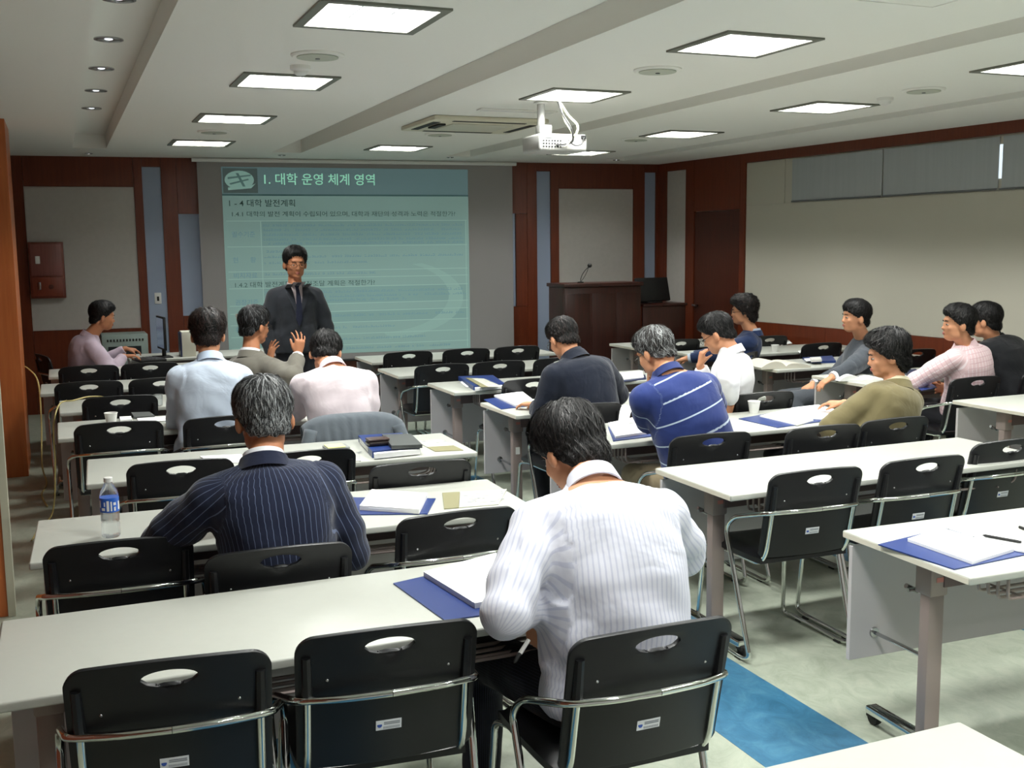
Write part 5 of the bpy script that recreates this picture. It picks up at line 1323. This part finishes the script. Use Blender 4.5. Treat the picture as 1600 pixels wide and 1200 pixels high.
# 3 pale blue shirt
M3 = cloth_mat('pale_blue_shirting', '#c3cfe0', bump=.2)
p3 = person('man in a pale blue shirt seated in the left rows, seen from behind', (.72, 6.16, .545), at(328, 562, 6.22), at(325, 524, 6.33), 0, R_(-12), R_(-12), 0,
    arms=[dict(w=(.60, 6.62, .775), e=at(279, 648, 6.28), d=(.9, .4, 0)), dict(w=(.98, 6.62, .775), d=(-.7, .5, 0))], top='shirt', topm=M3, legm=TR_DARK, fit=1.25, wide=1.02, fold=.009,
    hairm=[HAIRB, HAIRBR], hair=dict(strands=2200, slen=.05, thick=.013, top=.028, messy=.8, mixf=.5), seed=7, collarm=mat('pale_blue_collar', '#bccbe0', .8))
# 4 pale pink shirt
M4 = cloth_mat('pale_pink_shirting', '#e6d9df', bump=.2)
p4 = person('man in a pale pink shirt with head bowed beside the hung grey jacket', (1.44, 5.92, .545), at(519, 575, 6.06), at(509, 552, 6.26), R_(-4), R_(-22), R_(-34), 0,
    arms=[dict(w=(1.30, 6.50, .775), d=(.5, .6, 0)), dict(w=(1.72, 6.42, .775), e=at(574, 650, 6.0), d=(-.6, .6, 0))], top='shirt', topm=M4, legm=TR_DARK, fit=1.25, wide=1.08, fold=.009,
    hairm=[HAIRB, HAIRB2], hair=dict(strands=1500, slen=.045, thick=.012, top=.012, messy=.45), seed=9, round_back=.09)
# 5 gesturing man in grey suit
M5 = cloth_mat('grey_brown_suiting', '#6e6b62', bump=.2)
p5 = person('man in a grey suit facing right with both hands raised in a gesture', (1.26, 7.22, .545), at(392, 552, 7.28), at(398, 510, 7.32), R_(-62), R_(-62), R_(-6), 0,
    arms=[dict(w=at(421, 566, 7.40), pole=(.1, .2, -1), d=(.25, .15, 1), n=(.6, -.5, 0), curl=.25, spread=.45), dict(w=at(465, 557, 6.98), e=at(447, 586, 6.92), d=(.18, .0, 1), n=(-.4, .9, 0), curl=.3, spread=.5)], top='suit', topm=M5, legm=TR_GREY, fit=1.0,
    hairm=[HAIRB, HAIRG], hair=dict(strands=1300, slen=.04, thick=.012, top=.014, messy=.4, mixf=.3), seed=11, glasses=True, bvox=.0062, skin=SKIN2)
# 6 standing speaker
M6 = cloth_mat('dark_grey_suiting', '#2a2d33', bump=.2)
Y6 = 9.3
pz = .93; c6 = at(460, 420, Y6)
p6 = person('man in a dark suit and tie standing in front of the screen, facing the room', (c6.x-.01, Y6+.02, pz), (c6.x, Y6, 1.405), (c6.x+.005, Y6-.015, 1.592), R_(180), R_(182), R_(-6), 0,
    arms=[dict(w=(c6.x+.235, Y6-.07, .80), d=(-.0, -.1, -1), n=(-1, 0, 0), pole=(.6, .5, 0)), dict(w=(c6.x-.235, Y6-.07, .80), d=(.0, -.1, -1), n=(1, 0, 0), pole=(-.6, .5, 0))], top='suit', topm=M6, legm=cloth_mat('dark_grey_trousers', '#26282e'), fit=1.0, wide=1.03,
    standing=True, glasses=True, head_sc=1.09,  hairm=[HAIRB, HAIRB2], hair=dict(strands=1200, slen=.04, thick=.011, top=.016, messy=.45, front=.66), seed=13, round_back=.01, undershirt=mat('grey_pink_shirt', '#b7a9ab', .8), skin=SKIN2, bvox=.0062)
fo = Vector((0, 1, 0)); o6 = p6.N+Vector((0, -.2, 0))
SH6 = mat('grey_pink_shirt', '#b7a9ab', .8)
cast_patch(p6, p6.jacket, [(.035-.035*i, -.052*(1-i/9)-.002, .052*(1-i/9)+.002) for i in range(10)], o6, Vector((1, 0, 0)), Vector((0, 0, 1)), fo, .003, .006, 'shirt_front', SH6, 8)
TIE = cloth_mat('dark_patterned_tie', '#1e2236', '#8d93b0', 0, .02, .10)
cast_patch(p6, p6.jacket, [(.03, -.016, .016), (.0, -.02, .02), (-.015, -.013, .013), (-.10, -.020, .020), (-.2, -.025, .025), (-.28, -.028, .028), (-.34, -.002, .002)], o6, Vector((1, 0, 0)), Vector((0, 0, 1)), fo, .010, .006, 'tie', TIE, 6)
tp = MB()
me = p6.root
for i in range(9):
    pass
LAP = cloth_mat('dark_lapel_cloth', '#30333a', bump=.15)
for sd in (-1, 1):
    rows = [(.02-.035*i, sd*(.056*(1-i/9)), sd*(.056*(1-i/9)+(.050 if i < 4 else .050*(1-(i-3)/7)))) for i in range(10)]
    cast_patch(p6, p6.jacket, rows, o6, Vector((1, 0, 0)), Vector((0, 0, 1)), fo, .0075, .004, 'lapel', LAP, 5)
bt = MB()
for z in (-.34, -.44): 
    me_ = p6.jacket.data; bvh = BVHTree.FromPolygons([v.co.copy() for v in me_.vertices], [q.vertices[:] for q in me_.polygons]); h = bvh.ray_cast(o6+Vector((.012, -.3, z)), fo)
    if h[0] is not None: bt.ball(h[0], (.009, .004, .009), seg=10, rings=6)
bt.build('buttons', RUBBER, p6.root, True)
# 7 computer operator
M7 = cloth_mat('lilac_shirting', '#b9a9b8', bump=.2)
p7 = person('man in a pale lilac shirt working at the laptop at the far left', (.17, 10.28, .545), at(141, 524, 10.22), at(160, 495, 10.22), R_(-78), R_(-82), R_(-8), 0,
    arms=[dict(w=at(196, 545, 10.5), d=(1, 0, -.15), n=(0, 0, -1), curl=.5), dict(w=at(193, 557, 10.06), e=at(160, 562, 9.98), d=(1, .05, .05), n=(0, 0, -1), curl=.5)], top='shirt', topm=M7, legm=TR_DARK, fit=1.3,
    hairm=[HAIRB, HAIRB2], hair=dict(strands=900, slen=.04, thick=.013, top=.016, messy=.3), seed=15, skin=SKIN2, vox=.012)
# 8 navy blazer
M8 = cloth_mat('navy_blazer_cloth', '#161c2b', bump=.3)
p8 = person('man in a dark navy blazer writing at the middle table, seen from behind', (2.93, 5.70, .545), at(896, 557, 5.76), at(880, 530, 5.86), R_(6), R_(10), R_(-30), 0,
    arms=[dict(w=at(838, 632, 5.98), e=at(851, 640, 5.76), d=(-.6, .8, 0), n=(0, 0, -1)), dict(w=(3.28, 6.12, .78), d=(-.7, .5, 0))], top='suit', topm=M8, legm=TR_DARK, wide=1.04, glasses=True,
    hairm=[HAIRB, HAIRBR], hair=dict(strands=1500, slen=.035, thick=.010, top=.010, messy=.4, mixf=.3), seed=17, undershirt=mat('skin_tone_hidden', '#1a2030', .8), round_back=.08)
# 9 striped polo
M9 = cloth_mat('navy_striped_knit', '#25356f', '#b9c8d8', 1, .098, .075, bump=.2, soft=.1)
p9 = person('man in a white-striped navy polo shirt resting his cheek on his hand', (2.98, 4.60, .545), at(1042, 582, 4.66), at(1024, 552, 4.78), R_(2), R_(22), R_(-26), 0,
    arms=[dict(w=at(1016, 617, 4.86), e=at(1022, 683, 4.86), d=(-.02, .05, 1), n=(.5, -.3, 0), curl=.2), dict(w=(3.30, 5.02, .78), d=(-.8, .4, 0))], top='polo', topm=M9, legm=TR_BEIGE, fit=1.3, wide=1.12, glasses=True,
    hairm=[HAIRB2, HAIRG2], hair=dict(strands=2200, slen=.042, thick=.010, top=.014, messy=.5, mixf=.28, nape=-.5), seed=19, vox=.010, collarm=cloth_mat('navy_knit_collar', '#223064'), round_back=.09, belly=.02)
# 10 white shirt gripping a chair
M10 = cloth_mat('white_shirting', '#e6e7ea', bump=.2)
p10 = person('man in a white shirt turned sideways, one hand on the chair back', (3.80, 5.72, .545), at(1143, 548, 5.66), at(1121, 522, 5.74), R_(48), R_(42), R_(-28), 0,
    arms=[dict(w=at(1143, 626, 5.44), e=at(1139, 590, 5.36), d=(-.15, .35, -.8), n=(.9, .3, 0), curl=.5), dict(w=at(1094, 572, 5.92), e=at(1100, 632, 6.0), d=(.1, -.1, 1), n=(.8, -.2, 0), curl=.9)], top='shirt', topm=M10, legm=TR_DARK, fit=1.2, glasses=True,
    hairm=[HAIRB, HAIRB2], hair=dict(strands=1400, slen=.04, thick=.011, top=.012, messy=.45), seed=21, round_back=.08, legs=[((3.42, 5.92, .5), (3.40, 5.90, .09)), ((3.50, 6.08, .5), (3.46, 6.05, .09))])
# 11 woman
M11 = cloth_mat('deep_blue_jacket_cloth', '#1b2a4c', bump=.3)
p11 = person('woman with short curly hair in a dark blue jacket with a pale collar, in profile', (5.28, 7.86, .53), at(1176, 519, 7.84), at(1161, 487, 7.86), R_(50), R_(58), R_(-2), 0,
    arms=[dict(w=(5.0, 8.02, .73), d=(-.6, .6, -.2)), dict(w=(5.1, 8.15, .73), d=(-.6, .3, -.2))], top='suit', topm=M11, legm=TR_NAVY, fit=.8, wide=.86, glasses=True, undershirt=mat('pale_blouse', '#aeb9c8', .8), head_sc=.95,
    hairm=[HAIRB, HAIRBR], hair=dict(strands=1500, slen=.04, thick=.024, top=.020, messy=.9, bushy=.8, side=-.45, nape=-.75, curl=1, wid=.0035), seed=23, vox=.012)
# 12 grey suit profile
M12 = cloth_mat('slate_suiting', '#42474e', bump=.3)
p12 = person('man in a slate grey suit by the right wall, face in profile to the left', (5.68, 6.72, .545), at(1350, 530, 6.66), at(1337, 496, 6.62), R_(62), R_(72), R_(2), 0,
    arms=[dict(w=at(1284, 598, 6.32), e=at(1312, 592, 6.25), d=(-1, .1, -.5), n=(0, 0, -1)), dict(w=at(1270, 600, 6.8), d=(-1, -.1, -.4))], top='suit', topm=M12, legm=TR_GREY,
    hairm=[HAIRB, HAIRB2], hair=dict(strands=1100, slen=.04, thick=.012, top=.015, messy=.45, front=.5), seed=25, vox=.012, legs=[((5.22, 6.80, .52), (5.18, 6.6, .09)), ((5.26, 7.0, .50), (5.2, 7.0, .09))])
# 13 olive jacket
M13 = cloth_mat('olive_brown_jacket_cloth', '#6f6647', bump=.2)
p13 = person('man in an olive brown jacket with thick black hair, head turned left', (3.96, 4.60, .545), at(1400, 600, 4.62), at(1386, 556, 4.66), R_(14), R_(58), R_(-10), 0,
    arms=[dict(w=(4.16, 4.84, .79), e=at(1313, 660, 4.62), d=(.9, .3, 0), n=(0, 0, -1)), dict(w=(4.20, 5.0, .79), d=(-.5, .6, 0))], top='suit', topm=M13, legm=TR_DARK, fit=1.1, wide=1.06,
    hairm=[HAIRB, HAIRB2], hair=dict(strands=2400, slen=.06, thick=.020, top=.020, messy=.55, bushy=.5, nape=-.86, side=-.25, wid=.0035), seed=27, undershirt=mat('cream_shirt', '#d6cfb4', .8), vox=.010)
# 14 pink checked shirt
M14 = cloth_mat('pink_checked_shirting', '#d9bcc0', '#e8d8dc', 0, .026, .2, axis2=1, period2=.03, width2=.12, soft2='#c8a2aa', bump=.4)
p14 = person('man in a pale pink checked shirt with folded arms, face in profile to the left', (5.80, 5.66, .545), at(1508, 538, 5.64), at(1497, 507, 5.62), R_(14), R_(62), R_(2), 0,
    arms=[dict(w=at(1462, 598, 6.0), e=at(1444, 588, 5.72), d=(.9, .3, .1)), dict(w=at(1482, 605, 5.95), pole=(.7, -.3, -.8), d=(-1, .1, 0), n=(0, -1, 0))], top='shirt', topm=M14, legm=TR_DARK, fit=1.3, wide=1.06,
    hairm=[HAIRB, HAIRB2], hair=dict(strands=1500, slen=.04, thick=.013, top=.016, messy=.5), seed=29)
# 15 black suit
M15 = cloth_mat('black_suiting', '#101216', bump=.3)
p15 = person('man in a black suit at the right edge, behind the pink checked shirt man', (6.28, 5.62, .545), at(1552, 530, 5.86), at(1540, 502, 5.86), R_(8), R_(28), R_(-4), 0,
    arms=[dict(w=(6.05, 6.10, .79), d=(.5, .6, 0)), dict(w=(6.5, 6.1, .79), d=(-.5, .6, 0))], top='suit', topm=M15, legm=TR_DARK, wide=1.12, undershirt=M15,
    hairm=[HAIRB, HAIRB2], hair=dict(strands=1300, slen=.035, thick=.012, top=.014, messy=.4), seed=31, round_back=.08)

# pen held by the nearest man
A_ = at(826, 1000, 2.47); B_ = at(803, 1036, 2.44); o = MB().tube([Vector((0, 0, 0)), (B_-A_)*.6], .0058, 10).build('pen', WPLAST, None, True)
o.location = A_; MB().tube([(B_-A_)*.6, (B_-A_)*.93, B_-A_], [.0058, .005, .001], 10).build('pen_tip', RUBBER, o, True); tag(o, 'white pen with a black tip in the nearest man\'s left hand', 'pen')
